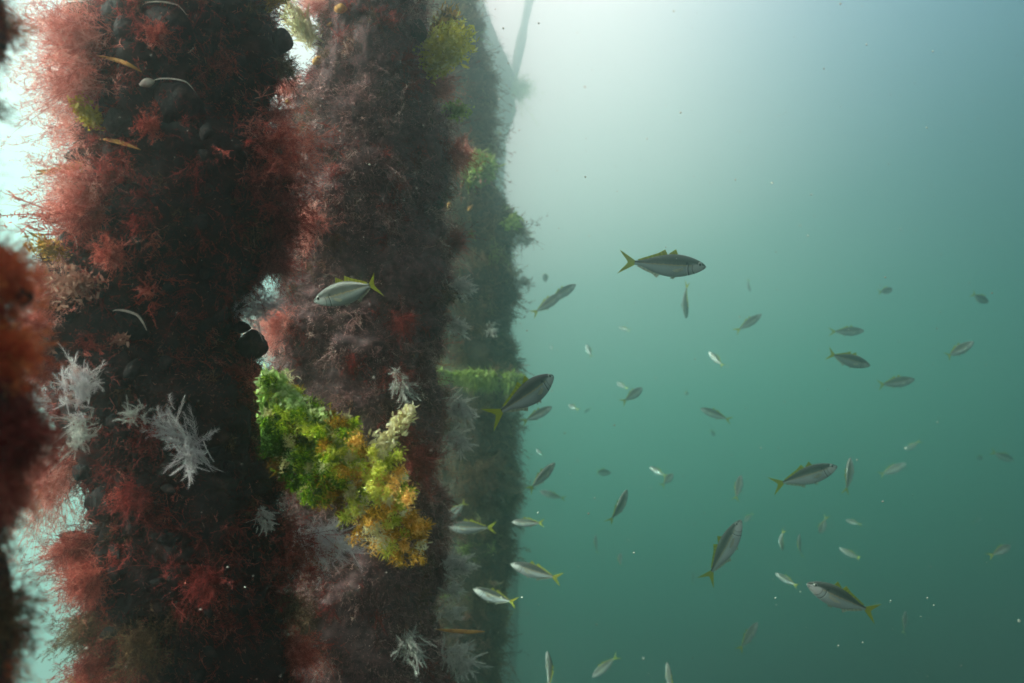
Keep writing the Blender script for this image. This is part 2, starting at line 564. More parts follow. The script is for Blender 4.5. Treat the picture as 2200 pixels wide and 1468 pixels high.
E3 = [(y, 925, np.interp(y, _e[:, 0], _e[:, 2]) + 9 * math.sin(y * .043) + 7 * math.sin(y * .119 + 1) + 4 * math.sin(y * .31)) for y in _y]
E4 = [(0, 1000, 1035), (80, 1000, 1070), (160, 1000, 1108), (240, 1000, 1112), (300, 1000, 1090), (400, 1000, 1085), (500, 1000, 1100), (700, 1000, 1105), (1000, 1000, 1128), (1250, 1000, 1118), (1468, 1000, 1112)]
E0 = [(0, -620, -20), (50, -620, -25), (100, -620, -90), (220, -620, -130), (330, -620, -130), (450, -620, -110), (530, -620, -40), (590, -620, 0), (700, -620, 15), (800, -620, 35), (880, -620, 65), (950, -620, 68), (1010, -620, 35), (1060, -620, -20),
      (1150, -620, -20), (1250, -620, -10), (1350, -620, -5), (1468, -620, -5)]

make_pile('p1', 1.35, E1, 3, 'nearest full pile on the left, dark maroon, thick with red algae tufts and mussels', 'crust',
          [dict(m='coat', n=52000, ln=.017, w=.0013, dense=-.35, sub=2), dict(m='red', n=9000, ln=.026, w=.0012, dense=.32, sub=5, patch=9.), dict(m='peach', n=16000, ln=.010, w=.0024, dense=.42, patch=13.)], clumps=[dict(m='maroon', n=520, L=(.02, .055)), dict(m='red', n=130, L=(.015, .04)), dict(m='brown', n=110, L=(.015, .04))], rough=.22, freq=10.)
make_pile('p2', 2.0, E2, 5, 'second pile with a velvety purple brown coat, behind the silver fish facing left', 'crust_purple',
          [dict(m='coat_purple', n=120000, ln=.017, w=.0021, dense=-.7, sub=1), dict(m='peach', n=9000, ln=.012, w=.003, dense=.45, patch=8.), dict(m='maroon', n=7000, ln=.03, w=.0016, dense=.4, sub=4, patch=7.)], clumps=[dict(m='coat_purple', n=420, L=(.025, .065), w=.0012), dict(m='brown', n=90, L=(.02, .05), w=.0012), dict(m='maroon', n=170, L=(.02, .05), w=.0012), dict(m='peach', n=45, L=(.015, .03), w=.0012)], rough=.19, freq=8.)
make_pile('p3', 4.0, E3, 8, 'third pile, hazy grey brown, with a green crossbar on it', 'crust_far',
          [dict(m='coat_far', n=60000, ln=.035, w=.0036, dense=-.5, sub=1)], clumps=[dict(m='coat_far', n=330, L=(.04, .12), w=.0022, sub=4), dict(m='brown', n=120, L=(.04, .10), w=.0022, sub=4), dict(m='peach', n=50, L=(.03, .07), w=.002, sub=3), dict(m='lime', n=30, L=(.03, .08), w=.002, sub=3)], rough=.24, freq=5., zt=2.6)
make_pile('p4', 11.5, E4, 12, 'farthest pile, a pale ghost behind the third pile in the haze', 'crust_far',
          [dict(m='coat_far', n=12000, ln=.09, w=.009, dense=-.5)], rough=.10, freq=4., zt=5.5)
make_pile('p0', .55, E0, 17, 'blurred pile at the left picture edge with orange red algae', 'crust',
          [dict(m='maroon', n=16000, ln=.014, w=.0009, dense=-.5, sub=2)], clumps=[dict(m='fire', n=90, L=(.015, .035), w=.0005), dict(m='red', n=150, L=(.015, .04), w=.0005), dict(m='brown', n=60, L=(.015, .03), w=.0005)], rough=.12, freq=14.)


# ================================================================== growth on the piles: every clump its own thing
def img_dir(dx, dy, toward):
    """image direction (x right, y down) plus a part towards the camera"""
    return unit(np.array([dx, -toward, -dy], float))


def grow(kind, key, px, py, dx, dy, Lpx, label, mat, name, cat, group, toward=.35, n=110, spread=.55, seed=0, lift=0., **kw):
    pl = PILES[key]
    p, nn = pl.hit(px, py)
    rng = np.random.default_rng(int(px * 13 + py * 7 + seed))
    Lm = Lpx / FPX * p[1]
    d = img_dir(dx, dy, toward)
    d = unit(d + nn * .35)
    p = p + nn * {'p1': .016, 'p2': .018, 'p3': .02, 'p4': .02, 'p0': .0}[key]
    mb = MB()
    loc = p.copy()
    o_ = np.zeros(3)
    if kind == 'fluff':
        fluff(mb, o_, d, Lm, rng, n=n, spread=spread, **kw)
    elif kind == 'plume':
        plume(mb, o_, d, Lm, rng, spread=spread, stems=n, **kw)
    elif kind == 'leafy':
        c = o_ + d * Lm * rng.uniform(0, .75, (n, 1)) + unit(rng.normal(size=(n, 3))) * rng.random((n, 1)) ** .6 * Lm * 1.55 * kw.pop('fat', .2)
        leafy(mb, c, d, Lm * kw.pop('leaf', .28), rng, spread=spread, **kw)
        lc = np.linalg.norm(c, axis=1)
        ribbons(mb, np.zeros((n, 3)), unit(c), lc + Lm * .02, .0011 * p[1], rng.normal(size=(n, 3)) * .04, rng, 3, .35, wig=.02)
    o = mb.build(name, M[mat])
    o.location = Vector(loc.tolist())
    return tag(o, label, cat, group)


RED, HYD = 'red algae tufts on the piles', 'white feathery hydroids on the piles'
YEL, MUS = 'yellow and green seaweed clumps on the piles', 'mussels on the piles'
# --- first pile, left side (lit)
F = lambda *a, **k: grow('fluff', *a, name='red_algae', cat='algae', group=RED, **k)
F('p1', 215, 95, -1, -.15, 140, 'big soft pink algae tuft at the top left of the nearest pile', 'pink', toward=.2, n=330, spread=.5, sub=9)
F('p1', 215, 190, -1, .25, 125, 'pink beige algae tuft just under the topmost pink tuft', 'pink', toward=.2, n=240, spread=.45, sub=8, droop=.3)
F('p1', 225, 300, -1, -.1, 110, 'salmon pink algae tuft right under the bright yellow sponge', 'pink', n=170, spread=.5)
F('p1', 220, 420, -1, .15, 120, 'pink algae tuft on the lit left side, above the spiky red sprig', 'pink', toward=.2, n=260, spread=.5, sub=8)
F('p1', 205, 470, -1, .2, 80, 'dense salmon algae cushion behind the spiky red sprig', 'red', n=200, spread=.7)
F('p1', 140, 600, -1, -.1, 95, 'pale pink algae tuft left of the peach coralline patch', 'pink', toward=.2, n=240, spread=.6, sub=8)
F('p1', 110, 690, -1, .1, 75, 'pink algae tuft over the gap beside the blurred orange pile', 'pink', n=200, spread=.6)
F('p1', 115, 790, -.8, .5, 60, 'small red algae tuft above the white hydroids', 'red', n=150, spread=.7)
F('p1', 160, 985, -.55, .85, 150, 'long pale pink drooping fringe under the white hydroids', 'pink', toward=.1, n=230, spread=.3, droop=.5, sub=7)
F('p1', 200, 1175, -1, .45, 85, 'pointed red algae tuft under the small grey green mussel', 'red', toward=.3, n=260, spread=.45)
F('p1', 215, 1240, -.8, .5, 90, 'red algae tuft at the lower left with ragged tips', 'red', toward=.3, n=220, spread=.5)
F('p1', 225, 1330, -.9, .5, 85, 'reddish brown algae fringe near the bottom left of the nearest pile', 'brown', n=240, spread=.6)
F('p1', 235, 1420, -.8, .6, 85, 'peach red algae fringe at the bottom edge of the nearest pile', 'red', n=240, spread=.6)
# --- first pile, front
F('p1', 330, 85, .1, -.3, 45, 'red algae tuft on the upper front of the nearest pile', 'red', toward=.9, n=120, spread=.8)
F('p1', 330, 262, .1, -.3, 45, 'red algae tuft on the front, level with the bright yellow sponge', 'red', toward=.9, n=120, spread=.8)
F('p1', 250, 390, -.5, 0, 60, 'maroon algae tuft on the front left, under the orange strips', 'maroon', toward=.8, n=140, spread=.8)
F('p1', 260, 560, -.3, -.2, 60, 'rose red algae tuft above the peach coralline patch', 'red', toward=.9, n=160, spread=.8)
F('p1', 350, 640, .2, .2, 70, 'thin branching red algae in the middle of the dark front', 'red', toward=.7, n=34, spread=.8, sub=3, wid=.0022)
F('p1', 300, 1060, .1, .2, 60, 'dark maroon tuft on the shaded front under the large feathery hydroid', 'maroon', toward=.9, n=160, spread=.9)
F('p1', 330, 1390, -.2, -.2, 80, 'olive brown algae bush low on the front of the nearest pile', 'brown', toward=.8, n=220, spread=.8)
F('p1', 460, 1230, .2, .2, 70, 'dark maroon tuft on the lower front, left of the red side bush', 'maroon', toward=.9, n=160, spread=.9)
# --- first pile, right side
F('p1', 590, 130, .8, .25, 45, 'brown algae tuft beside the glossy mussel at the upper right', 'brown', toward=.2, n=140, spread=.6)
F('p1', 575, 230, .7, .4, 45, 'small maroon tuft on the right edge under the two mussels', 'maroon', n=120, spread=.7)
F('p1', 585, 325, .9, .1, 70, 'large round red brown algae bush bulging from the right edge', 'red', toward=.5, n=420, spread=.9, sub=9, base_r=.8)
F('p1', 590, 395, .9, .35, 62, 'lower half of the bulging algae bush, darker maroon', 'maroon', toward=.4, n=320, spread=.9, sub=8, base_r=.8)
F('p1', 590, 480, .9, .15, 52, 'maroon algae bush on the right edge left of the silver fish', 'maroon', toward=.4, n=320, spread=.9, sub=8, base_r=.8)
F('p1', 570, 550, .8, .5, 60, 'ragged maroon fringe above the pale hydroid in the gap', 'maroon', toward=.3, n=260, spread=.5, sub=7, droop=.4)
F('p1', 535, 845, .5, -.2, 60, 'small red algae tuft just left of the green seaweed', 'red', toward=.7, n=130, spread=.8)
F('p1', 610, 1190, .9, .15, 60, 'maroon algae bush on the right edge under the green seaweed', 'maroon', toward=.4, n=330, spread=.9, sub=8, base_r=.8)
F('p1', 605, 1300, .9, .3, 60, 'peach brown algae tuft at the lower right edge of the nearest pile', 'brown', toward=.3, n=200, spread=.6)
F('p1', 625, 1400, .9, .3, 70, 'red brown algae tuft at the bottom right edge of the nearest pile', 'red', toward=.3, n=220, spread=.6)
grow('fluff', 'p1', 185, 480, -1, -.25, 115, 'spiky red sprig sticking out to the left', 'red', 'red_algae', 'algae', RED, toward=.1, n=26, spread=.18, sub=5, wid=.0024, droop=.0)
grow('leafy', 'p1', 190, 615, -.3, .1, 95, 'peach granular coralline patch on the left of the front', 'peach', 'coralline_algae', 'algae', 'coralline patches on the nearest pile', toward=.8, n=330, spread=1., fat=.35, leaf=.13)
grow('leafy', 'p1', 240, 752, 1, .05, 75, 'salmon coralline branch above the white hydroids', 'peach', 'coralline_algae', 'algae', 'coralline patches on the nearest pile', toward=.5, n=70, spread=.5, fat=.10, leaf=.16)
grow('leafy', 'p1', 130, 760, -.4, .5, 80, 'salmon coralline curl at the left edge, above the white hydroids', 'peach', 'coralline_algae', 'algae', 'coralline patches on the nearest pile', toward=.5, n=110, spread=.8, fat=.2, leaf=.16)
# --- white feathery hydroids
H = lambda *a, **k: grow('plume', *a, name='hydroid', cat='hydroid', group=HYD, **k)
H('p1', 195, 880, .35, -1, 135, 'brightest white feathery hydroid, upright on the left of the nearest pile', 'white', toward=.4, n=15, spread=.3)
H('p1', 145, 905, -.5, -.5, 115, 'pinkish white hydroid left of the brightest white one', 'white', toward=.5, n=14, spread=.5)
H('p1', 190, 905, .3, .5, 110, 'grey hydroid fringe hanging under the brightest white one', 'greywhite', toward=.6, n=12, spread=.6)
H('p1', 300, 915, -.4, -.5, 85, 'dim grey hydroid between the two large white ones', 'greywhite', toward=.5, n=7, spread=.5)
H('p1', 425, 950, -.75, -.75, 140, 'large white feathery hydroid with long plumes in the middle of the front', 'white', toward=.25, n=10, spread=.26, wid=.0008)
H('p1', 420, 930, .45, .6, 120, 'white hydroid spray under the large plumes', 'white', toward=.5, n=11, spread=.5, wid=.001)
H('p1', 540, 1090, .3, .8, 70, 'dim grey hydroid on the dark front under the green seaweed', 'greywhite', toward=.5, n=7, spread=.35, wid=.0012)
H('p1', 540, 690, .9, -.6, 105, 'pale bluish hydroid glowing in the gap above the round mussel', 'white', toward=.1, n=18, spread=.45)
H('p1', 650, 1145, .9, .45, 165, 'white hydroid fan hanging under the green seaweed', 'white', toward=.3, n=18, spread=.38)
H('p2', 957, 620, .8, .5, 62, 'grey white hydroid on the second pile, right of the silver fish tail', 'greywhite', toward=.3, n=16, spread=.5, wid=.0016)
H('p2', 952, 690, .8, .6, 56, 'second grey white hydroid below the one beside the silver fish tail', 'greywhite', toward=.3, n=14, spread=.5, wid=.0016)
H('p2', 862, 790, .3, .9, 88, 'cream hydroid hanging on the front of the second pile', 'greywhite', toward=.4, n=12, spread=.28, wid=.0016)
H('p2', 972, 860, .7, .7, 77, 'grey hydroid tuft on the second pile edge beside the crossbar', 'greywhite', toward=.3, n=16, spread=.5, wid=.0016)
H('p2', 972, 930, .6, .8, 72, 'pale hydroid tuft on the second pile edge, lower than the crossbar', 'greywhite', toward=.3, n=14, spread=.45, wid=.0016)
H('p2', 957, 1215, 1, -.2, 77, 'spread white hydroid on the lower second pile, pointing right', 'greywhite', toward=.2, n=14, spread=.4, wid=.0016)
H('p2', 957, 1260, .9, .2, 56, 'small white hydroid under the spread one on the second pile', 'greywhite', toward=.2, n=9, spread=.4, wid=.0016)
H('p2', 952, 1320, .9, .1, 64, 'curved pale hydroid level with the lowest fish by the piles', 'greywhite', toward=.2, n=9, spread=.45, wid=.0016)
H('p2', 850, 1350, .2, .9, 88, 'grey green hydroid low on the front of the second pile', 'greywhite', toward=.5, n=12, spread=.4, wid=.0016)
H('p2', 972, 1400, .6, .5, 88, 'greenish white hydroid bunch at the bottom edge of the second pile', 'greywhite', toward=.3, n=18, spread=.55, wid=.0016)
H('p3', 1108, 600, .8, .5, 43, 'pale hydroid on the right edge of the third pile, above the crossbar', 'greywhite', toward=.3, n=9, spread=.5, wid=.003)
H('p3', 1108, 520, .8, .2, 43, 'pale hydroid at the bulging shoulder of the third pile', 'greywhite', toward=.3, n=9, spread=.5, wid=.003)
H('p3', 1050, 700, .4, .6, 39, 'pale hydroid on the front of the third pile just above the crossbar', 'greywhite', toward=.6, n=8, spread=.5, wid=.003)
# --- second pile: maroon ridge and lit left flank
F('p2', 690, 20, -.6, -.1, 60, 'pink algae fringe on the lit top left of the second pile', 'pink', toward=.3, n=150, spread=.6)
F('p2', 640, 190, -.8, .2, 60, 'peach pink algae fringe on the left flank of the second pile', 'pink', toward=.3, n=200, spread=.6)
F('p2', 680, 480, -.3, .1, 80, 'rose algae patch on the second pile, right of the maroon side bush', 'pink', toward=.8, n=190, spread=.9)
F('p2', 610, 700, -.5, .2, 80, 'peach algae patch on the second pile right of the round mussel', 'pink', toward=.7, n=220, spread=.8)
F('p2', 957, 180, .8, .3, 55, 'red algae tip under the yellow green seaweed of the second pile', 'red', toward=.2, n=140, spread=.5)
F('p2', 967, 330, .8, .1, 60, 'red brown algae bush on the upper right edge of the second pile', 'red', toward=.3, n=220, spread=.7)
F('p2', 962, 510, .7, .1, 45, 'rounded maroon algae lobe on the right edge above the white hydroids', 'maroon', toward=.4, n=200, spread=.7)
F('p2', 850, 690, .35, .5, 58, 'maroon ridge of algae under the silver fish tail', 'maroon', toward=.5, n=130, spread=.7)
F('p2', 848, 800, .3, .6, 58, 'maroon ridge of algae left of the cream hydroid', 'maroon', toward=.5, n=130, spread=.7)
F('p2', 855, 900, .3, .6, 58, 'maroon ridge of algae above the tip of the green seaweed', 'maroon', toward=.5, n=130, spread=.7)
F('p2', 890, 980, .6, .2, 70, 'rounded maroon algae lobe right of the green seaweed tip', 'maroon', toward=.6, n=300, spread=.7)
F('p2', 660, 1330, .2, .3, 80, 'brown algae tuft low on the second pile beside the nearest pile', 'brown', toward=.7, n=160, spread=.7)
# --- yellow and green clumps
Y = lambda *a, **k: grow('leafy', *a, name='seaweed', cat='seaweed', group=YEL, **k)
Y('p1', 222, 280, -.4, -.9, 75, 'bright yellow sponge like clump on the left of the nearest pile', 'yellow', toward=.5, n=420, spread=.6, fat=.2, leaf=.16)
Y('p1', 560, 12, .4, -.7, 60, 'orange yellow clump at the top right of the nearest pile', 'gold', toward=.4, n=360, spread=.8, fat=.28, leaf=.16)
Y('p1', 200, 345, -1, .1, 105, 'thin yellow sprig sticking out left of the orange strips', 'gold', toward=.1, n=60, spread=.3, fat=.08, leaf=.14, wid=.3)
Y('p1', 155, 550, -.7, -.3, 65, 'orange clump beside the small mussel on the left edge', 'gold', toward=.3, n=400, spread=.9, fat=.26, leaf=.14)
Y('p1', 235, 1450, -.8, .2, 60, 'yellowish fringe at the bottom left of the nearest pile', 'lime', toward=.3, n=110, spread=.7, fat=.25, leaf=.3, wid=.25)
Y('p2', 905, 140, .9, -.55, 120, 'bright yellow green seaweed bush high on the second pile', 'yellow', toward=.75, n=2200, spread=.9, fat=.25, leaf=.10, wid=.45)
Y('p2', 912, 110, .35, -1, 125, 'orange tipped upright frond above the yellow green bush', 'gold', toward=.6, n=620, spread=.7, fat=.12, leaf=.09, wid=.55)
Y('p2', 640, 80, -.25, -.6, 85, 'pale yellow algae spray in the gap at the top of the second pile', 'pale', toward=.2, n=240, spread=.5, fat=.25, leaf=.35, wid=.16)
Y('p2', 955, 245, .6, .2, 50, 'small green seaweed tuft on the upper right edge of the second pile', 'lime', toward=.2, n=320, spread=.9, fat=.28, leaf=.18)
Y('p3', 1010, 380, .5, -.5, 75, 'yellow green seaweed bush on the third pile, upper part', 'lime', toward=.7, n=1200, spread=.9, fat=.3, leaf=.14)
Y('p3', 1085, 480, .7, -.2, 40, 'pale green seaweed tuft at the right edge of the third pile', 'lime', toward=.3, n=120, spread=.8, fat=.3, leaf=.3)
F('p3', 1000, 340, .4, .3, 60, 'peach algae patch on the third pile beside its yellow green bush', 'pink', toward=.8, n=120, spread=.9, wid=.003)
F('p3', 1035, 1010, .3, .3, 60, 'rusty algae patch low on the third pile', 'brown', toward=.8, n=120, spread=.9, wid=.003)
F('p4', 1105, 190, .7, .2, 50, 'pale green fuzz on the shoulder of the farthest pile', 'lime', toward=.3, n=120, spread=.8, wid=.004)
# --- blurred pile at the left edge
F('p0', 10, 590, .9, -.5, 105, 'blurred orange red algae tuft at the left picture edge, topmost of three', 'fire', toward=.3, n=320, spread=.6, wid=.0005)
F('p0', 25, 740, .8, .2, 105, 'blurred vivid orange algae tuft under the dark mussel at the left picture edge', 'fire', toward=.4, n=360, spread=.7, wid=.0005)
F('p0', 60, 920, .8, .3, 105, 'blurred deep red algae bush at the left picture edge, beside the white hydroids', 'maroon', toward=.3, n=460, spread=.65, wid=.0005)
F('p0', 35, 1090, .8, .4, 105, 'blurred brown red tuft at the lower left picture edge', 'red', toward=.5, n=420, spread=.7, wid=.0005)
F('p0', 30, 1290, .8, .5, 105, 'blurred olive brown tuft with long threads at the lower left picture edge', 'brown', toward=.3, n=260, spread=.5, wid=.0005, droop=.4)
F('p0', 12, 40, .5, -.1, 30, 'blurred dark red tuft in the top left corner', 'maroon', toward=.3, n=240, spread=.8, wid=.0005)
grow('plume', 'p0', -30, 255, 1, -.15, 190, 'blurred grey green sprig at the left picture edge', 'brown', 'seaweed_sprig', 'seaweed', None, toward=.1, n=9, spread=.3, wid=.0005)


# ------------------------------------------------------------------ the large green seaweed on the nearest pile
def green_seaweed():
    rng = np.random.default_rng(77)
    d0 = 1.13
    base = at(560, 930, d0)
    root = empty('green_seaweed', base)
    tag(root, 'large green and golden brown seaweed sticking out right from the nearest pile', 'seaweed')
    P = lambda x, y, dd=0.: at(x, y, d0 + dd) - base
    # lettuce sheet along the upper left edge: a ruffled blade
    nu, nv = 60, 26
    u = np.linspace(0, 1, nu)[:, None]
    v = np.linspace(0, 1, nv)[None, :]
    ex = np.interp(u, [0, .12, .25, .4, .55, .7, .85, 1], [562, 572, 598, 628, 655, 690, 735, 790])
    ey = np.interp(u, [0, .12, .25, .4, .55, .7, .85, 1], [862, 800, 806, 822, 868, 884, 918, 985])
    bx = np.interp(u, [0, 1], [560, 700])
    by = np.interp(u, [0, 1], [960, 1050])
    px = bx + (ex - bx) * v
    py = by + (ey - by) * v
    Q = np.stack([px, py, 0 * px], -1)
    rf = .012 * vnoise(np.stack([u * 9 + 0 * v, v * 4 + 0 * u, 0 * px + 2.2], -1)) * (.25 + v) + .005 * np.sin(u * 60 + 4 * v) * v ** 2
    px = px + 9 * vnoise(np.stack([u * 14 + 0 * v, v * 3 + 0 * u, 0 * px + 7.7], -1)) * v
    py = py + 9 * vnoise(np.stack([u * 14 + 0 * v, v * 3 + 0 * u, 0 * px + 9.1], -1)) * v
    dd = d0 + rf + .03 * (1 - v)
    V = np.stack([(px - 1100) / FPX * dd, dd, -(py - 734) / FPX * dd], -1) - base
    i = np.arange(nu - 1)[:, None] * nv + np.arange(nv - 1)[None, :]
    q = np.stack([i, i + 1, i + nv + 1, i + nv], -1).reshape(-1, 4)
    mb = MB()
    ti = np.clip(.25 + .5 * v ** 2 + .3 * vnoise(np.stack([u * 12 + 0 * v, v * 6 + 0 * u, 0 * px + .3], -1)) + 0 * u, 0, 1)
    mb.add(V.reshape(-1, 3), [q], ti.ravel())
    for vv in (1,):
        mb.add(V.reshape(-1, 3) + np.array([0, .0012, 0]), [q[:, ::-1]], ti.ravel())
    m_ = 1900
    k_ = rng.integers(4, nu - 4, m_) * nv + rng.integers(9, nv, m_)
    leafy(mb, V.reshape(-1, 3)[k_] + rng.normal(size=(m_, 3)) * .004 - np.array([0, .008, 0]), img_dir(.1, -.9, .5), .0068, rng, spread=1.1, wid=.8, tint=np.clip(ti.ravel()[k_] + rng.normal(0, .15, m_), 0, 1))
    mb.build('lettuce_blade', M['lettuce'], root)
    # body of the clump: many bushy sprigs inside its outline, each a fan of small leaflets
    out = np.array([(560, 880), (575, 815), (620, 830), (655, 870), (700, 888), (755, 908), (780, 950), (805, 985), (845, 985), (868, 1015), (880, 1080), (903, 1135), (893, 1190), (850, 1185), (790, 1150), (720, 1095), (650, 1065), (605, 1020), (570, 965)], float)
    def inside(x, y):
        r = np.zeros(len(x), bool)
        a, b = out, np.roll(out, -1, 0)
        for (x0, y0), (x1, y1) in zip(a, b):
            c = (y0 > y) != (y1 > y)
            r ^= c & (x < (x1 - x0) * (y - y0) / (y1 - y0 + 1e-9) + x0)
        return r
    q = rng.uniform((555, 810), (910, 1205), (2600, 2))
    q = q[inside(q[:, 0], q[:, 1])]
    keep = []
    for c in q:
        if all((c[0] - k[0]) ** 2 + (c[1] - k[1]) ** 2 > 12.5 ** 2 for k in keep):
            keep.append(c)
    bufs = {'green_fronds': MB(), 'golden_fronds': MB(), 'pale_tips': MB()}
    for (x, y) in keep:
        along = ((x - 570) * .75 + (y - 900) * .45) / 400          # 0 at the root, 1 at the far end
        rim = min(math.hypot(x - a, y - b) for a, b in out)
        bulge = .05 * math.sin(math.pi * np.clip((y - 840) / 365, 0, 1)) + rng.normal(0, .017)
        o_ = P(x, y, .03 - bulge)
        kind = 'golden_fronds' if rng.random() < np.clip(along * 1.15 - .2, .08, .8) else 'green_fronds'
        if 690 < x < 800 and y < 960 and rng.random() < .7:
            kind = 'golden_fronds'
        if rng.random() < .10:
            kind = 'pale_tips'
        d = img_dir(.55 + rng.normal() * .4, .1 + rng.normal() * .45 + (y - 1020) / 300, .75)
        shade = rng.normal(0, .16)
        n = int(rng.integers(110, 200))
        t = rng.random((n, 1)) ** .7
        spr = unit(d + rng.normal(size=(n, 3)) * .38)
        low = np.clip((y - 870 - .35 * (x - 560)) / 110, 0, 1) * np.clip((740 - x) / 130, 0, 1)      # shade at the lower left, put into the leaf tint
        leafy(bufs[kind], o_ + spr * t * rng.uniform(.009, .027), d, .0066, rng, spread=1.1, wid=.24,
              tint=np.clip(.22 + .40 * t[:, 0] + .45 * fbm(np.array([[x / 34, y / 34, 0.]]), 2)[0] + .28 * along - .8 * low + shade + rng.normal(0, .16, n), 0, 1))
    # the pale frond that stands up at the right
    n = 420
    t = rng.random(n)
    px = np.interp(t, [0, .5, 1], [800, 838, 880]) + rng.normal(size=n) * np.interp(t, [0, .6, 1], [16, 11, 6])
    py = np.interp(t, [0, .5, 1], [990, 935, 884]) + rng.normal(size=n) * np.interp(t, [0, .6, 1], [13, 11, 7])
    dd = d0 - .02 + rng.normal(size=n) * .006
    c = np.stack([(px - 1100) / FPX * dd, dd, -(py - 734) / FPX * dd], -1) - base
    leafy(bufs['pale_tips'], c, img_dir(.7, -.8, .3), .0095, rng, spread=.55, wid=.5)
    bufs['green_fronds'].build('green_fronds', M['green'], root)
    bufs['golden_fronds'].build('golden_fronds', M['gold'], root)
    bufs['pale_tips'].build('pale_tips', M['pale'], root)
    # inner stems that carry the leaflets
    mb = MB()
    for k in range(14):
        e_ = P(*keep[int(rng.integers(0, len(keep)))], rng.uniform(-.01, .02))
        st = P(rng.uniform(575, 620), rng.uniform(920, 1010), rng.uniform(.03, .06))
        tt = np.linspace(0, 1, 7)[:, None]
        tube(mb, st + (e_ - st) * tt , np.linspace(.0022, .0008, 7), 5, .2)
    mb.build('stems', M['green'], root)


green_seaweed()


# ------------------------------------------------------------------ mussels
def mussel(key, px, py, ang, a_px, b_px, label, lip=None, toward=.2, sink=.3, m='mussel'):
    pl = PILES[key]
    p, nn = pl.hit(px, py)
    s = p[1] / FPX
    a, b = a_px * s, b_px * s
    th = math.radians(ang)
    X = unit(np.array([math.cos(th), -toward, math.sin(th)]))     # from hinge to the rounded lip
    Zv = unit(np.cross(X, np.array([0, -1., 0])))
    Yv = np.cross(Zv, X)
    nu, nr = 60, 28
    mb = MB()
    t = np.linspace(0, 1, nu)
    w = np.sin(math.pi * np.clip(t, .0, 1) ** .72) ** .62
    w = np.where(t < .5, w * (.45 + 1.1 * t), w)
    ph = np.linspace(0, 2 * math.pi, nr, endpoint=False)
    V = []
    for k in range(nu):
        r = np.maximum(w[k], .01) * (1 - .05 * np.exp(-(np.sin(ph) / .16) ** 2))
        cy, cz = np.cos(ph) * r * b * .62, np.sin(ph) * r * b
        V.append(X * ((t[k] - .5) * 2 * a) + Yv * cy[:, None] + Zv * (cz[:, None] - .18 * b * math.sin(t[k] * 3.0)))
    V = np.array(V).reshape(-1, 3)
    rid = np.repeat(np.sin(t * 58 + .6 * np.sin(t * 17)), nr)[:, None]
    V += np.array(V) * ((fbm(V * 90 + px, 2) * .07)[:, None] + .016 * rid)
    i = np.arange(nu - 1)[:, None] * nr
    j = np.arange(nr)
    q = np.stack([i + j, i + nr + j, i + nr + (j + 1) % nr, i + (j + 1) % nr], -1).reshape(-1, 4)
    mb.add(V, [q, np.arange(nr)[None], (np.arange(nr) + (nu - 1) * nr)[None, ::-1]])
    loc = at(px, py, p[1]) + nn * (.018 - b * sink)
    root = empty('mussel', loc)
    tag(root, label, 'mussel', MUS)
    mb.build('shell', M[m], root)
    if lip:
        mb = MB()
        f = np.linspace(lip[0], lip[1], 18)
        tt = .5 - .5 * np.cos(f * math.pi)
        ww = np.interp(tt, t, w)
        pts = X * ((tt - .5) * 2 * a * 1.03)[:, None] + Zv * (ww * b * 1.02 * lip[2] - .18 * b * np.sin(tt * 3.0))[:, None] - np.array([0, 1, 0]) * b * .42
        tube(mb, pts, np.sin(np.linspace(.15, 3.0, 18)) * lip[3], 6)
        mb.build('shell_lip', M['lip'], root)
    return root


mussel('p1', 590, 98, -10, 30, 30, 'glossy black mussel sticking out at the upper right of the nearest pile')
mussel('p1', 562, 165, -30, 26, 25, 'black mussel just under the glossy one at the upper right')
mussel('p1', 540, 60, 25, 26, 20, 'dark mussel above the glossy one at the upper right')
mussel('p1', 530, 752, -4, 40, 35, 'large round black mussel standing out right, beside the second pile')
mussel('p1', 195, 30, 165, 40, 26, 'pale streaked mussel at the top left of the nearest pile', lip=(.1, .9, 1, .0010))
mussel('p1', 265, 30, 70, 42, 36, 'large dark mussel at the top of the nearest pile')
mussel('p1', 275, 75, 120, 30, 26, 'dark mussel under the large one at the top')
mussel('p1', 375, 55, 150, 58, 50, 'broad dark mussel with a thin curved lip at the upper front', lip=(.35, .95, 1, .0012))
mussel('p1', 385, 225, 150, 58, 50, 'broad dark mussel with a thin curved lip, lower on the front', lip=(.35, .95, 1, .0012))
mussel('p1', 270, 255, 120, 34, 30, 'dark mussel right of the bright yellow sponge')
mussel('p1', 190, 335, 190, 30, 20, 'dark mussel under the bright yellow sponge')
mussel('p1', 165, 525, 120, 26, 18, 'open mussel under the spiky red sprig', lip=(.1, .9, 1, .0012))
mussel('p1', 128, 588, 170, 24, 16, 'small dark mussel beside the orange clump')
mussel('p1', 150, 655, 100, 40, 30, 'maroon filmed mussel among the peach coralline')
mussel('p1', 285, 690, 140, 42, 32, 'dark mussel with a bright white curved lip', lip=(.2, .95, 1, .0022))
mussel('p1', 235, 1080, 190, 48, 46, 'largest round black mussel at the lower left')
mussel('p1', 215, 1120, 200, 26, 18, 'small dark mussel tucked under the largest round one')
mussel('p1', 190, 1000, 150, 22, 20, 'small dark mussel above the largest round one')
mussel('p1', 182, 1155, 172, 34, 17, 'small grey green mussel pointing left at the lower left')
mussel('p0', 2, 655, 0, 22, 26, 'blurred black mussel on the pile at the left picture edge')
mussel('p2', 893, 70, 0, 22, 30, 'dark mussel beside the yellow green bush of the second pile')
mussel('p2', 925, 435, -10, 22, 22, 'dark mussel on the right edge of the second pile')


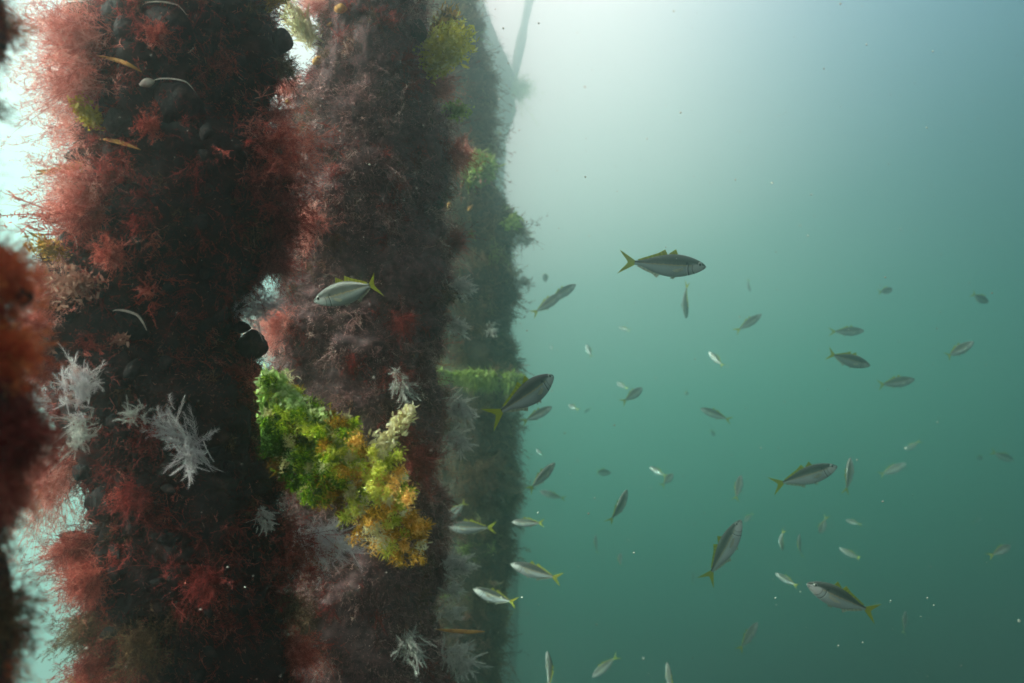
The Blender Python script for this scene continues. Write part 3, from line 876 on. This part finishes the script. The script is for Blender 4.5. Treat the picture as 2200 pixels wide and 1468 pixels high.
rng_m = np.random.default_rng(31)
for k in range(40):
    m_ = mussel('p1', rng_m.uniform(235, 530), rng_m.uniform(20, 1450), rng_m.uniform(0, 360), rng_m.uniform(16, 28), rng_m.uniform(11, 17),
           'small dark mussel half buried in the growth on the nearest pile', toward=rng_m.uniform(.2, .8), sink=.35)
    m_['group'] = 'half buried mussels on the nearest pile'

# ------------------------------------------------------------------ small strips, polyps
def strip(key, pts_px, rad, label, name, cat, mat, group=None, off=.02):
    pl = PILES[key]
    P = []
    for (x, y) in pts_px:
        p, nn = pl.hit(x, y)
        P.append(at(x, y, p[1] - off))
    P = np.array(P)
    t = np.linspace(0, len(P) - 1, 16)
    Q = np.stack([np.interp(t, np.arange(len(P)), P[:, k]) for k in range(3)], 1)
    for _ in range(2):
        Q[1:-1] = (Q[:-2] + Q[1:-1] * 2 + Q[2:]) / 4
    c = Q[0].copy()
    mb = MB()
    tube(mb, Q - c, np.sin(np.linspace(.25, 2.95, 16)) * rad, 7)
    o = mb.build(name, M[mat])
    o.location = Vector(c.tolist())
    tag(o, label, cat, group)


ST = 'orange strips on the nearest pile'
strip('p1', [(210, 120), (245, 128), (275, 138), (305, 155)], .0034, 'orange strip on the upper front left of the nearest pile', 'orange_strip', 'algae', 'orange', ST)
strip('p1', [(205, 297), (245, 303), (270, 310), (302, 322)], .0034, 'orange strip under the bright yellow sponge', 'orange_strip', 'algae', 'orange', ST)
strip('p1', [(300, 183), (318, 177), (332, 175)], .007, 'small beige polyp on the upper front of the nearest pile', 'polyp', 'polyp', 'lip')
PO = 'orange polyps on the second pile'
strip('p2', [(720, 22), (732, 18), (745, 20)], .011, 'orange polyp at the top of the second pile', 'polyp', 'polyp', 'orange', PO)
strip('p2', [(690, 72), (700, 60), (712, 48)], .006, 'slanting orange polyp left of the topmost one', 'polyp', 'polyp', 'orange', PO)
strip('p2', [(673, 138), (682, 130), (690, 122)], .010, 'orange polyp beside the pale yellow spray', 'polyp', 'polyp', 'orange', PO)
strip('p2', [(612, 222), (618, 220), (624, 224)], .007, 'tiny orange polyp on the left flank of the second pile', 'polyp', 'polyp', 'orange', PO)
strip('p2', [(935, 1352), (975, 1356), (1010, 1358), (1042, 1357)], .0055, 'thin orange stick pointing right from the lower second pile', 'orange_strip', 'sponge', 'orange', off=.0)
strip('p3', [(962, 452), (966, 440), (972, 444)], .014, 'yellow polyp on the third pile, left one of the pair', 'polyp', 'polyp', 'orange', off=.02)
strip('p3', [(1004, 452), (1010, 448), (1016, 440)], .009, 'yellow polyp on the third pile, right one of the pair', 'polyp', 'polyp', 'orange', off=.02)


# ------------------------------------------------------------------ crossbar and brace
def bar(name, a, b, r, label, cat, coat, n, ln, wid, seed):
    rng = np.random.default_rng(seed)
    a, b = np.array(a), np.array(b)
    root = empty(name, (a + b) / 2)
    tag(root, label, cat)
    c = (a + b) / 2
    t = np.linspace(0, 1, 40)[:, None]
    pts = a + (b - a) * t - c
    mb = MB()
    tube(mb, pts, r * (1 + .18 * vnoise(np.concatenate([t * 14, 0 * t, 0 * t + seed], 1))), 14)
    mb.build('bar', M['crust_far'], root)
    ax = unit(b - a)
    u = rng.uniform(0, 1, n)[:, None]
    q = rng.normal(size=(n, 3))
    q = unit(q - (q @ ax)[:, None] * ax)
    mb = MB()
    leafy(mb, a + (b - a) * u - c + q * r, [0, 0, 0], ln, rng, spread=.4, wid=wid) if False else ribbons(
        mb, a + (b - a) * u - c + q * r * .9, unit(q + rng.normal(size=(n, 3)) * .6), ln * rng.uniform(.25, 1.0, n) * (1 + .9 * vnoise(np.concatenate([u * 23, 0 * u, 0 * u + seed], 1))), ln * wid, rng.normal(size=(n, 3)) * .3 + np.array([0, 0, -.5]), rng, 4, np.clip(rng.normal(.55, .25, n), 0, 1), leaf=True)
    mb.build('algae_turf', M[coat], root)


bar('crossbar', at(935, 806, 3.72), at(1128, 818, 3.72), .016, 'horizontal crossbar covered in bright green algae between second and third pile', 'crossbar', 'lime', 7000, .036, .18, 4)
bar('brace', at(1170, -160, 14.3), at(1070, 330, 14.3), .075, 'faint slanting brace at the top, in the haze right of the third pile', 'brace', 'coat_far', 700, .06, .12, 6)


# ================================================================== fish
def fish_body_mat():
    m = bpy.data.materials.new('silver_fish_skin')
    m.use_nodes = True
    nt = m.node_tree
    Nn, Ln = nt.nodes, nt.links
    p = Nn['Principled BSDF']
    co = Nn.new('ShaderNodeTexCoord')
    A = Nn.new('ShaderNodeAttribute')
    A.attribute_name = 'tint'                      # height on the flank: 0 belly, 1 back
    n = Nn.new('ShaderNodeTexNoise')
    n.inputs['Scale'].default_value = 26
    n.inputs['Detail'].default_value = 5
    mp = Nn.new('ShaderNodeMapping')
    mp.inputs['Scale'].default_value = (1, 1, .45)
    Ln.new(co.outputs['Object'], mp.inputs[0])
    Ln.new(mp.outputs[0], n.inputs['Vector'])
    ad = Nn.new('ShaderNodeMath')
    ad.operation = 'MULTIPLY_ADD'
    ad.inputs[1].default_value = .16
    Ln.new(n.outputs['Fac'], ad.inputs[0])
    Ln.new(A.outputs['Fac'], ad.inputs[2])
    r = ramp_node(nt, [(.08, (.36, .42, .42)), (.46, (.36, .44, .44)), (.57, (.28, .34, .33)), (.62, (.36, .31, .16)), (.67, (.11, .13, .115)), (.84, (.045, .055, .05)), (1.0, (.09, .10, .09))])
    Ln.new(ad.outputs[0], r.inputs[0])
    # dark spot and gill line
    def dist(pt, sc_):
        s = Nn.new('ShaderNodeMapping')
        s.inputs['Scale'].default_value = sc_
        s.inputs['Location'].default_value = tuple(-a * b for a, b in zip(pt, sc_))
        Ln.new(co.outputs['Object'], s.inputs[0])
        v = Nn.new('ShaderNodeVectorMath')
        v.operation = 'LENGTH'
        Ln.new(s.outputs[0], v.inputs[0])
        return v.outputs['Value']
    def band(val, lo, a, b, hi):
        c = Nn.new('ShaderNodeValToRGB')
        el = c.color_ramp.elements
        el[0].position, el[0].color = lo, (0, 0, 0, 1)
        el[1].position, el[1].color = hi, (0, 0, 0, 1)
        el.new(a).color = (1, 1, 1, 1)
        el.new(b).color = (1, 1, 1, 1)
        Ln.new(val, c.inputs[0])
        return c.outputs[0]
    def mix(c0, fac, col):
        x = Nn.new('ShaderNodeMix')
        x.data_type = 'RGBA'
        Ln.new(fac, x.inputs['Factor'])
        Ln.new(c0, x.inputs['A'])
        x.inputs['B'].default_value = col + (1,)
        return x.outputs['Result']
    spot = dist((.252, 0, .028), (1, 0, 1))
    sr = ramp_node(nt, [(.012, (1, 1, 1)), (.020, (0, 0, 0))])
    Ln.new(spot, sr.inputs[0])
    gill = dist((.395, 0, -.005), (1, 0, .95))
    mk = ramp_node(nt, [(.60, (1, 1, 1)), (.72, (0, 0, 0))])
    Ln.new(A.outputs['Fac'], mk.inputs[0])
    def low(f):
        x = Nn.new('ShaderNodeMath')
        x.operation = 'MULTIPLY'
        Ln.new(f, x.inputs[0])
        Ln.new(mk.outputs[0], x.inputs[1])
        return x.outputs[0]
    cheek = dist((.40, 0, -.02), (1, 0, 1.3))
    ck = ramp_node(nt, [(.06, (1, 1, 1)), (.12, (0, 0, 0))])
    Ln.new(cheek, ck.inputs[0])
    r0 = mix(r.outputs[0], low(ck.outputs[0]), (.46, .50, .48))
    mouth = dist((.47, 0, -.012), (.45, 0, 4.))
    mo = ramp_node(nt, [(.010, (1, 1, 1)), (.016, (0, 0, 0))])
    Ln.new(mouth, mo.inputs[0])
    r0 = mix(r0, mo.outputs[0], (.05, .06, .06))
    class _r: outputs = [r0]
    r = _r
    c = mix(r.outputs[0], low(band(gill, .118, .124, .130, .136)), (.05, .06, .06))
    c = mix(c, low(band(gill, .134, .138, .142, .147)), (.56, .60, .59))
    c = mix(c, low(band(gill, .070, .074, .078, .084)), (.16, .18, .17))
    c = mix(c, sr.outputs[0], (.012, .014, .014))
    oi = Nn.new('ShaderNodeObjectInfo')
    hs = Nn.new('ShaderNodeHueSaturation')
    mr_ = Nn.new('ShaderNodeMapRange')
    mr_.inputs[3].default_value = .8
    mr_.inputs[4].default_value = 1.2
    Ln.new(oi.outputs['Random'], mr_.inputs[0])
    Ln.new(mr_.outputs[0], hs.inputs['Value'])
    Ln.new(c, hs.inputs['Color'])
    Ln.new(hs.outputs[0], p.inputs['Base Color'])
    p.inputs['Metallic'].default_value = .25
    p.inputs['Roughness'].default_value = .5
    p.inputs['Specular IOR Level'].default_value = .35
    sc_ = Nn.new('ShaderNodeTexVoronoi')
    sc_.inputs['Scale'].default_value = 90
    Ln.new(co.outputs['Object'], sc_.inputs['Vector'])
    b = Nn.new('ShaderNodeBump')
    b.inputs['Strength'].default_value = .12
    b.inputs['Distance'].default_value = .01
    Ln.new(sc_.outputs['Distance'], b.inputs['Height'])
    Ln.new(b.outputs[0], p.inputs['Normal'])
    return m


M['skin'] = fish_body_mat()
M['fin_yellow'] = plant_mat('yellow_fin', [(0, (.26, .30, .02)), (1, (.52, .55, .08))], .5, 1.3)
M['fin_clear'] = plant_mat('clear_fin', [(0, (.34, .36, .28)), (1, (.55, .56, .48))], .6, 1.3)
M['pupil'] = solid_mat('black_pupil', [(.4, (.004, .004, .005)), (.6, (.008, .008, .01))], 9, .15, 0, spec=.6)
M['iris'] = solid_mat('silver_iris', [(.4, (.35, .38, .36)), (.6, (.55, .56, .5))], 60, .3, 0, metallic=.5)

SK = np.array([0, .012, .03, .06, .10, .16, .24, .33, .43, .54, .65, .75, .84, .92, 1.0])
TOP = 1.13 * np.array([.004, .014, .025, .040, .054, .070, .087, .099, .104, .099, .084, .064, .043, .025, .019])
BOT = -1.13 * np.array([.006, .016, .027, .042, .057, .075, .094, .108, .117, .114, .098, .073, .046, .024, .018])
WID = np.array([.004, .012, .020, .030, .039, .048, .056, .061, .062, .057, .047, .036, .025, .014, .009])


def fish_meshes(b):
    """one set of part meshes for a body bent sideways by b; returns {part: [object data]}"""
    def bend(V):
        V = np.array(V, float)
        k = np.clip((.22 - V[:, 0]) / .72, 0, None)
        ang = b * 2 * k
        out = V.copy()
        out[:, 1] = V[:, 1] * np.cos(ang) + b * k ** 2 * .72
        out[:, 0] = V[:, 0] + V[:, 1] * np.sin(ang) + .25 * (b * k) ** 2
        return out
    res = {}
    def put(name, mb, mats):
        o = mb.build(name, mats)
        me = o.data
        COL.objects.unlink(o)
        bpy.data.objects.remove(o)
        res.setdefault(name, []).append(me)
    # body
    s = np.concatenate([[0, .006, .015], np.linspace(.03, 1, 34)])
    s2 = s
    def ip(y):
        v = np.interp(s2, SK, y)
        for _ in range(2):
            v[4:-1] = (v[3:-2] + 2 * v[4:-1] + v[5:]) / 4
        return v
    t_, b_, w_ = ip(TOP), ip(BOT), ip(WID)
    nr = 28
    ph = np.linspace(0, 2 * math.pi, nr, endpoint=False)
    V, T = [], []
    for k in range(len(s)):
        mid, hh = (t_[k] + b_[k]) / 2, (t_[k] - b_[k]) / 2
        cz, cy = np.cos(ph), np.sin(ph)
        V.append(np.stack([np.full(nr, .5 - .82 * s[k]), w_[k] * np.sign(cy) * np.abs(cy) ** .85, mid + hh * cz], 1))
        T.append(.5 + .5 * cz)
    V = bend(np.concatenate(V))
    i = np.arange(len(s) - 1)[:, None] * nr
    j = np.arange(nr)
    q = np.stack([i + j, i + nr + j, i + nr + (j + 1) % nr, i + (j + 1) % nr], -1).reshape(-1, 4)
    mb = MB()
    mb.add(V, [q, np.arange(nr)[None], (np.arange(nr) + (len(s) - 1) * nr)[None, ::-1]], np.concatenate(T))
    put('body', mb, M['skin'])

    def fin(name, outline, thick, mat, warp=None, tints=None):
        """thin fin from an outline in the x-z plane: fan of strips, with a little thickness"""
        base, tip = np.array(outline[0], float), np.array(outline[1], float)     # two polylines, same count
        nvv = 6
        n = len(base)
        G = []
        for k in range(nvv):
            f = k / (nvv - 1)
            G.append(base * (1 - f) + tip * f)
        G = np.array(G)                                     # nvv, n, 2
        V = []
        for sgn in (-1, 1):
            P3 = np.zeros((nvv, n, 3))
            P3[..., 0], P3[..., 2] = G[..., 0], G[..., 1]
            P3[..., 1] = sgn * thick * (1 - .7 * np.linspace(0, 1, nvv))[:, None]
            P3 = P3.reshape(-1, 3)
            if warp is not None:
                P3 = warp(P3)
            V.append(bend(P3))
        m_ = nvv * n
        ii = np.arange(nvv - 1)[:, None] * n + np.arange(n - 1)[None, :]
        q = np.stack([ii, ii + 1, ii + n + 1, ii + n], -1).reshape(-1, 4)
        rim = [k for k in range(n)] + [k * n + n - 1 for k in range(1, nvv)] + [(nvv - 1) * n + k for k in range(n - 2, -1, -1)] + [k * n for k in range(nvv - 2, 0, -1)]
        rim = np.array(rim)
        rq = np.stack([rim, np.roll(rim, -1), np.roll(rim, -1) + m_, rim + m_], -1)
        mb = MB()
        rays = np.tile(.5 + .45 * np.sin(np.arange(n) * 2.6), (nvv, 1)).ravel()
        mb.add(np.concatenate(V), [q[:, ::-1], q + m_, rq], np.tile(rays, 2), smooth=False)
        put(name, mb, mat)

    L_ = lambda pts, n: np.stack([np.interp(np.linspace(0, 1, n), np.linspace(0, 1, len(pts)), np.array(pts)[:, c]) for c in (0, 1)], 1)
    # tail: two lobes in one mesh, drawn as base (peduncle) to trailing edge
    fin('tail_fin', (L_([(-.305, .018), (-.312, .006), (-.312, -.006), (-.305, -.018)], 17),
                     L_([(-.50, .128), (-.455, .072), (-.415, .031), (-.395, .0), (-.415, -.031), (-.455, -.072), (-.50, -.128)], 17)), .0035, M['fin_yellow'])
    fin('dorsal_fin', (L_([(.175, .092), (.13, .098), (.07, .099)], 9), L_([(.135, .170), (.105, .150), (.06, .118)], 9)), .003, M['fin_yellow'])
    fin('dorsal_fin', (L_([(.05, .098), (-.05, .085), (-.15, .058), (-.27, .024)], 15), L_([(.012, .160), (-.06, .118), (-.16, .082), (-.29, .036)], 15)), .003, M['fin_yellow'])
    fin('anal_fin', (L_([(-.02, -.105), (-.1, -.085), (-.18, -.058), (-.27, -.022)], 13), L_([(-.055, -.150), (-.11, -.108), (-.19, -.080), (-.29, -.036)], 13)), .003, M['fin_clear'])
    for sg in (1, -1):
        def wp(P3, sg=sg):
            P3 = P3.copy()
            k = np.clip((.235 - P3[:, 0]) / .17, 0, 1)
            P3[:, 1] += sg * (.052 + .055 * k)
            return P3
        fin('pectoral_fin', (L_([(.235, -.012), (.23, -.03), (.222, -.045)], 7), L_([(.07, -.050), (.09, -.062), (.14, -.072)], 7)), .002, M['fin_clear'], wp)
        def wv(P3, sg=sg):
            P3 = P3.copy()
            P3[:, 1] += sg * (.012 + .25 * np.clip(-.098 - P3[:, 2], 0, 1))
            return P3
        fin('pelvic_fin', (L_([(.19, -.092), (.17, -.098), (.15, -.102)], 5), L_([(.125, -.155), (.115, -.148), (.11, -.130)], 5)), .002, M['fin_clear'], wv)
        mb = MB()
        ex, ez, er = .410, .024, .026
        ey = sg * .0335
        for kk, (r0, mi_, dy) in enumerate(((er, 1, 0.), (er * .66, 0, .0050))):
            rings = 6
            VV = [[ex, ey + sg * (r0 * .42 + dy), ez]]
            for a in range(1, rings + 1):
                th = a / rings * math.pi / 2
                for c in range(16):
                    f = c / 16 * 2 * math.pi
                    VV.append([ex + r0 * math.sin(th) * math.cos(f), ey + sg * (r0 * .42 * math.cos(th) + dy), ez + r0 * math.sin(th) * math.sin(f)])
            VV = np.array(VV)
            tr = np.array([[0, 1 + c, 1 + (c + 1) % 16] for c in range(16)])
            qq = np.array([[1 + a * 16 + c, 1 + (a + 1) * 16 + c, 1 + (a + 1) * 16 + (c + 1) % 16, 1 + a * 16 + (c + 1) % 16] for a in range(rings - 1) for c in range(16)])
            if sg > 0:
                tr, qq = tr[:, ::-1], qq[:, ::-1]
            mb.add(bend(VV), [tr, qq], .5, mi_)
        put('eye', mb, [M['pupil'], M['iris']])
    return res


VAR = {0: fish_meshes(.0), 1: fish_meshes(.16), -1: fish_meshes(-.16), 2: fish_meshes(.34), -2: fish_meshes(-.34)}


def fish(label, nose, tail, yaw=0, TL=.2, bent=0, roll=0, up=None, d=None):
    """nose and tail in photograph pixels; yaw > 0 turns the nose away from the camera"""
    nx, ny = nose
    tx, ty = tail
    lp = math.hypot(nx - tx, ny - ty)
    cy = math.cos(math.radians(yaw))
    if d is None:
        d = TL * cy * FPX / lp
    else:
        TL = lp * d / (FPX * cy)
    dz = TL * math.sin(math.radians(yaw)) / 2
    Np, Tp = at(nx, ny, d + dz), at(tx, ty, d - dz)
    a = unit(Np - Tp)
    c = (Np + Tp) / 2
    v = unit(c)
    u = np.cross(v, a)
    u = unit(u)
    if up is None:
        up = (0, 0, 1)
    if u @ np.array(up, float) < 0:
        u = -u
    r = -math.radians(roll)
    lat = unit(np.cross(u, a))
    if abs(roll) >= 25 and math.sin(r) * (lat @ v) > 0:
        r = -r                                   # a strongly rolled fish shows its back
    u2 = u * math.cos(r) + lat * math.sin(r)
    lat2 = np.cross(u2, a)
    Mx = Matrix(((a[0], lat2[0], u2[0], c[0]), (a[1], lat2[1], u2[1], c[1]), (a[2], lat2[2], u2[2], c[2]), (0, 0, 0, 1)))
    root = bpy.data.objects.new('fish', None)
    root.empty_display_size = .02
    COL.objects.link(root)
    root.matrix_world = Mx @ Matrix.Scale(TL, 4)
    tag(root, label, 'fish', 'school of silver fish with yellow tails')
    for part, mes in VAR[bent].items():
        for me in mes:
            o = bpy.data.objects.new(part, me)
            COL.objects.link(o)
            o.parent = root
    return root


FISH = [
    ('large dark fish facing right with raised dorsal fins, highest of the big ones', (1520, 574), (1325, 562), 12, .2, 0, 4),
    ('bright silver fish facing left in front of the second pile', (670, 650), (850, 592), 26, .2, 2, -8),
    ('plump fish heading up right with a yellow tail, in front of the crossbar end', (1188, 808), (1062, 897), 44, .17, 1, 8),
    ('faint fish right under the plump fish by the crossbar', (1186, 874), (1120, 909), 10, .17, 0, 0),
    ('pale fish nearest the piles of an overlapping pair heading up right', (1208, 630), (1143, 676), 15, .18, 0, 0),
    ('faint fish behind the overlapping pair, its head farther up right', (1238, 611), (1172, 652), 20, .2, 0, 0),
    ('tiny fish with its tail up, near the third pile above the overlapping pair', (1172, 606), (1170, 578), 55, .2, 0, 0),
    ('thin upright fish directly below the large dark fish', (1474, 684), (1469, 606), 20, .19, 1, 62),
    ('faint thin sliver of a fish right of the large dark fish', (1612, 628), (1604, 600), 40, .2, 1, 55),
    ('slim fish heading up right, to the lower right of the large dark fish', (1637, 675), (1580, 713), 5, .18, 0, 0),
    ('small dark fish seen nearly head on at upper right, left one of two', (1922, 621), (1882, 629), 48, .2, 0, 0),
    ('small dark fish heading down right at the upper right, nearest the right picture edge', (2128, 653), (2082, 628), 40, .2, 0, 0),
    ('faint grey fish facing right above the white tailed fish', (1858, 711), (1782, 713), 5, .2, 0, 0),
    ('dark fish heading down right with a white flashing tail', (1873, 787), (1766, 756), 10, .2, 0, 0),
    ('slim grey fish heading up right below the right hand dark one', (2094, 734), (2020, 774), 5, .2, 0, 0),
    ('faint grey fish facing right below the white tailed fish', (1967, 815), (1878, 829), 5, .22, 0, 0),
    ('tiny faint fish facing left above the middle of the school', (1330, 703), (1356, 712), 45, .2, 0, 0),
    ('tiny faint speck of a fish right of the third pile, above the plump fish', (1182, 742), (1190, 756), 55, .2, 0, 0),
    ('tiny faint fish pointing up left, between the plump fish and the large dark fish', (1260, 740), (1271, 768), 45, .2, 0, 0),
    ('small fish pointing up left with a yellow tail, right of the tiny faint ones', (1524, 757), (1554, 787), 40, .19, 0, 0),
    ('small plump fish heading up right with a forked yellow tail, middle of the school', (1381, 833), (1338, 864), 45, .2, 0, 0),
    ('very faint round fish behind the small plump one', (1326, 822), (1346, 834), 55, .2, 0, 0),
    ('small dark fish seen end on, right of the small plump one', (1480, 848), (1464, 841), 65, .2, 0, 0),
    ('faint round fish seen end on, right of the plump fish by the crossbar', (1222, 870), (1240, 880), 62, .2, 0, 0),
    ('very faint sliver beside the faint round end on fish', (1256, 888), (1270, 873), 50, .2, 0, 30),
    ('grey fish facing left and slightly up, right of the school centre', (1506, 878), (1571, 904), 8, .18, 0, 0),
    ('small dark fish seen end on under the grey fish facing left', (1536, 938), (1526, 922), 60, .2, 0, 0),
    ('bright pale fish heading steeply up right beside the third pile', (1192, 995), (1134, 1056), 12, .17, 0, 18),
    ('tiny faint fish just above the bright pale steep one', (1153, 964), (1165, 982), 50, .2, 0, 20),
    ('faint thin fish facing left under the bright pale steep one', (1160, 1055), (1215, 1075), 10, .2, 0, 30),
    ('small fish facing right with a raised fin, right of the bright pale steep one', (1314, 1016), (1270, 1014), 40, .2, 0, 0),
    ('small dark fish pointing up left, touching the end on one beside it', (1398, 1004), (1428, 1022), 45, .2, 0, 0),
    ('round dark fish seen end on with a pale tail below', (1446, 1018), (1424, 1042), 58, .2, 0, 0),
    ('dark slender fish swimming almost straight up in the middle of the school', (1347, 1053), (1316, 1130), 10, .18, 0, 35),
    ('small dark upright fish with its tail below, left of the clear pair', (1592, 1022), (1580, 1076), 35, .19, 0, 15),
    ('clear fish facing right with a green yellow tail, left one of a clear pair', (1802, 1001), (1653, 1046), 8, .2, 0, 0),
    ('reddish upright fish with fins spread, right one of the clear pair', (1827, 984), (1822, 1062), 15, .18, 0, 40),
    ('very faint fish right of the reddish upright one', (1948, 996), (1884, 1024), 5, .24, 0, 0),
    ('small pale fish seen end on above the very faint one', (1948, 966), (1972, 951), 50, .2, 0, 0),
    ('faint plump fish seen end on near the right picture edge', (2112, 990), (2094, 974), 58, .22, 0, 0),
    ('faint grey fish heading down right at the right picture edge', (2183, 992), (2128, 970), 25, .24, 0, 0),
    ('small bluish fish heading up right, lowest at the right picture edge', (2176, 1170), (2128, 1194), 38, .2, 0, 0),
    ('clear slim fish heading up right with a dark hanging fin, under the school centre', (1592, 1118), (1516, 1252), 10, .2, 1, 0),
    ('small rusty fish tail behind the nose of the clear slim fish heading up right', (1598, 1122), (1618, 1102), 45, .18, 0, 0),
    ('thin dark curved fish, left one of two slivers right of the rusty tail', (1682, 1186), (1673, 1138), 30, .19, 2, 60),
    ('thin faint curved fish, right one of two slivers right of the diving fish', (1718, 1150), (1714, 1200), 30, .2, -2, 60),
    ('small fish with its rusty forked tail up, right of the two slivers', (1761, 1148), (1774, 1114), 52, .2, 0, 0),
    ('faint small plump fish right of the one with the rusty forked tail', (1820, 1118), (1846, 1126), 52, .22, 0, 0),
    ('faint fish with a greenish forked tail, low right of the two slivers', (1808, 1180), (1846, 1200), 30, .22, 0, 0),
    ('faint oval fish just left of the lowest clear fish', (1670, 1234), (1714, 1260), 25, .2, 0, 0),
    ('clear dark fish facing left with a green tail, lowest of the big ones', (1728, 1252), (1892, 1322), -8, .2, 0, 0),
    ('faint upright sliver right of the lowest clear fish', (1946, 1315), (1941, 1362), 35, .24, 0, 50),
    ('grey fish heading up right under the faint oval one', (1627, 1338), (1588, 1400), 12, .19, 0, 10),
    ('dark curved upright fish cut by the bottom edge, nearest the piles', (1176, 1402), (1190, 1485), 10, .17, 2, 55),
    ('faint dark fish heading down left at the bottom, middle', (1272, 1456), (1328, 1408), 8, .22, 0, 0),
    ('reddish fish coming up through the bottom edge', (1434, 1430), (1444, 1500), 25, .17, 0, 60),
    ('big eyed fish facing left at the third pile edge, above the lowest fish there', (1098, 1212), (1208, 1246), 10, .18, 1, 0),
    ('slim fish facing left, lowest in front of the third pile', (1018, 1266), (1114, 1302), 10, .17, 0, 12),
    ('bright pale fish facing left at the right edge of the third pile', (1100, 1122), (1172, 1124), 15, .14, 1, 0),
    ('faint fish facing left in front of the third pile, with a long thin tail', (958, 1132), (1068, 1134), 8, .175, 0, 0),
    ('fish half hidden behind the second pile with its yellow tail raised', (955, 1120), (1008, 1072), 25, .165, 0, 0),
    ('faint upright fish sliver in the lower middle, upper one', (1280, 1152), (1280, 1190), 40, .22, 0, 50),
    ('small dark fish with a pale yellow side, lower middle', (1334, 1190), (1328, 1222), 50, .2, 0, 30),
    ('tiny faint fish under the one with the pale yellow side', (1324, 1234), (1316, 1222), 60, .24, 0, 0),
    ('tiny dark sliver left of the steep slim fish tail', (1490, 1232), (1490, 1254), 50, .2, 0, 50),
    ('very faint fish far off above the right bluish one', (2110, 1112), (2092, 1122), 55, .26, 0, 0),
]
for k_, f_ in enumerate(FISH):
    fish(f_[0], f_[1], f_[2], f_[3], f_[4], f_[5] or (0, 1, -1, 0, -1, 1, 2, -2)[(k_ * 5 + 1) % 8] * (k_ > 0), f_[6])


# ================================================================== drifting specks, seabed, water
def specks():
    rng = np.random.default_rng(5)
    mb = MB()
    ico = np.array([[1, 0, 0], [-1, 0, 0], [0, 1, 0], [0, -1, 0], [0, 0, 1], [0, 0, -1]], float)
    fc = np.array([[0, 2, 4], [2, 1, 4], [1, 3, 4], [3, 0, 4], [2, 0, 5], [1, 2, 5], [3, 1, 5], [0, 3, 5]])
    for k in range(2000):
        d = rng.uniform(.75, 4.5) if k > 150 else rng.uniform(.8, 1.15)
        px, py = rng.uniform(-200, 2400), rng.uniform(-150, 1620)
        if k <= 150:
            px = rng.uniform(150, 980)
        r = d / FPX * rng.choice([.7, 1.0, 1.6, 2.8], p=[.5, .27, .16, .07])
        mb.add(at(px, py, d) + ico * r * rng.uniform(.6, 1.3, (6, 1)), [fc])
    o = mb.build('drifting_specks', M['speck'])
    tag(o, 'pale specks drifting in the water', 'particles', kind='stuff')


specks()

mb = MB()
g = np.linspace(-1, 1, 60)
GX, GY = np.meshgrid(g * 7.4, 2 + g * 5.9)
GZ = -4.6 + .12 * fbm(np.stack([GX, GY, 0 * GX], -1) * .8, 3)
i = np.arange(59)[:, None] * 60 + np.arange(59)[None, :]
mb.add(np.stack([GX, GY, GZ], -1).reshape(-1, 3), [np.stack([i, i + 1, i + 61, i + 60], -1).reshape(-1, 4)])
tag(mb.build('seabed', M['silt']), kind='structure')

# the water between the camera and everything: one closed box of even density
hx = (-11, 11)
hy = (-4.5, 15)
hz = (-6.5, 6.0)
V = np.array([[x, y, z] for x in hx for y in hy for z in hz], float)
Fc = np.array([[0, 1, 3, 2], [4, 6, 7, 5], [0, 4, 5, 1], [2, 3, 7, 6], [0, 2, 6, 4], [1, 5, 7, 3]])
mb = MB()
mb.add(V, [Fc], smooth=False)
hm = bpy.data.materials.new('sea_water')
hm.use_nodes = True
hn = hm.node_tree.nodes
hn.clear()
pv = hn.new('ShaderNodeVolumePrincipled')
ho = hn.new('ShaderNodeOutputMaterial')
hm.node_tree.links.new(pv.outputs[0], ho.inputs['Volume'])
pv.inputs['Color'].default_value = HAZE_COLOR
pv.inputs['Density'].default_value = HAZE_DENSITY
pv.inputs['Anisotropy'].default_value = HAZE_G
tag(mb.build('haze', hm), kind='stuff')
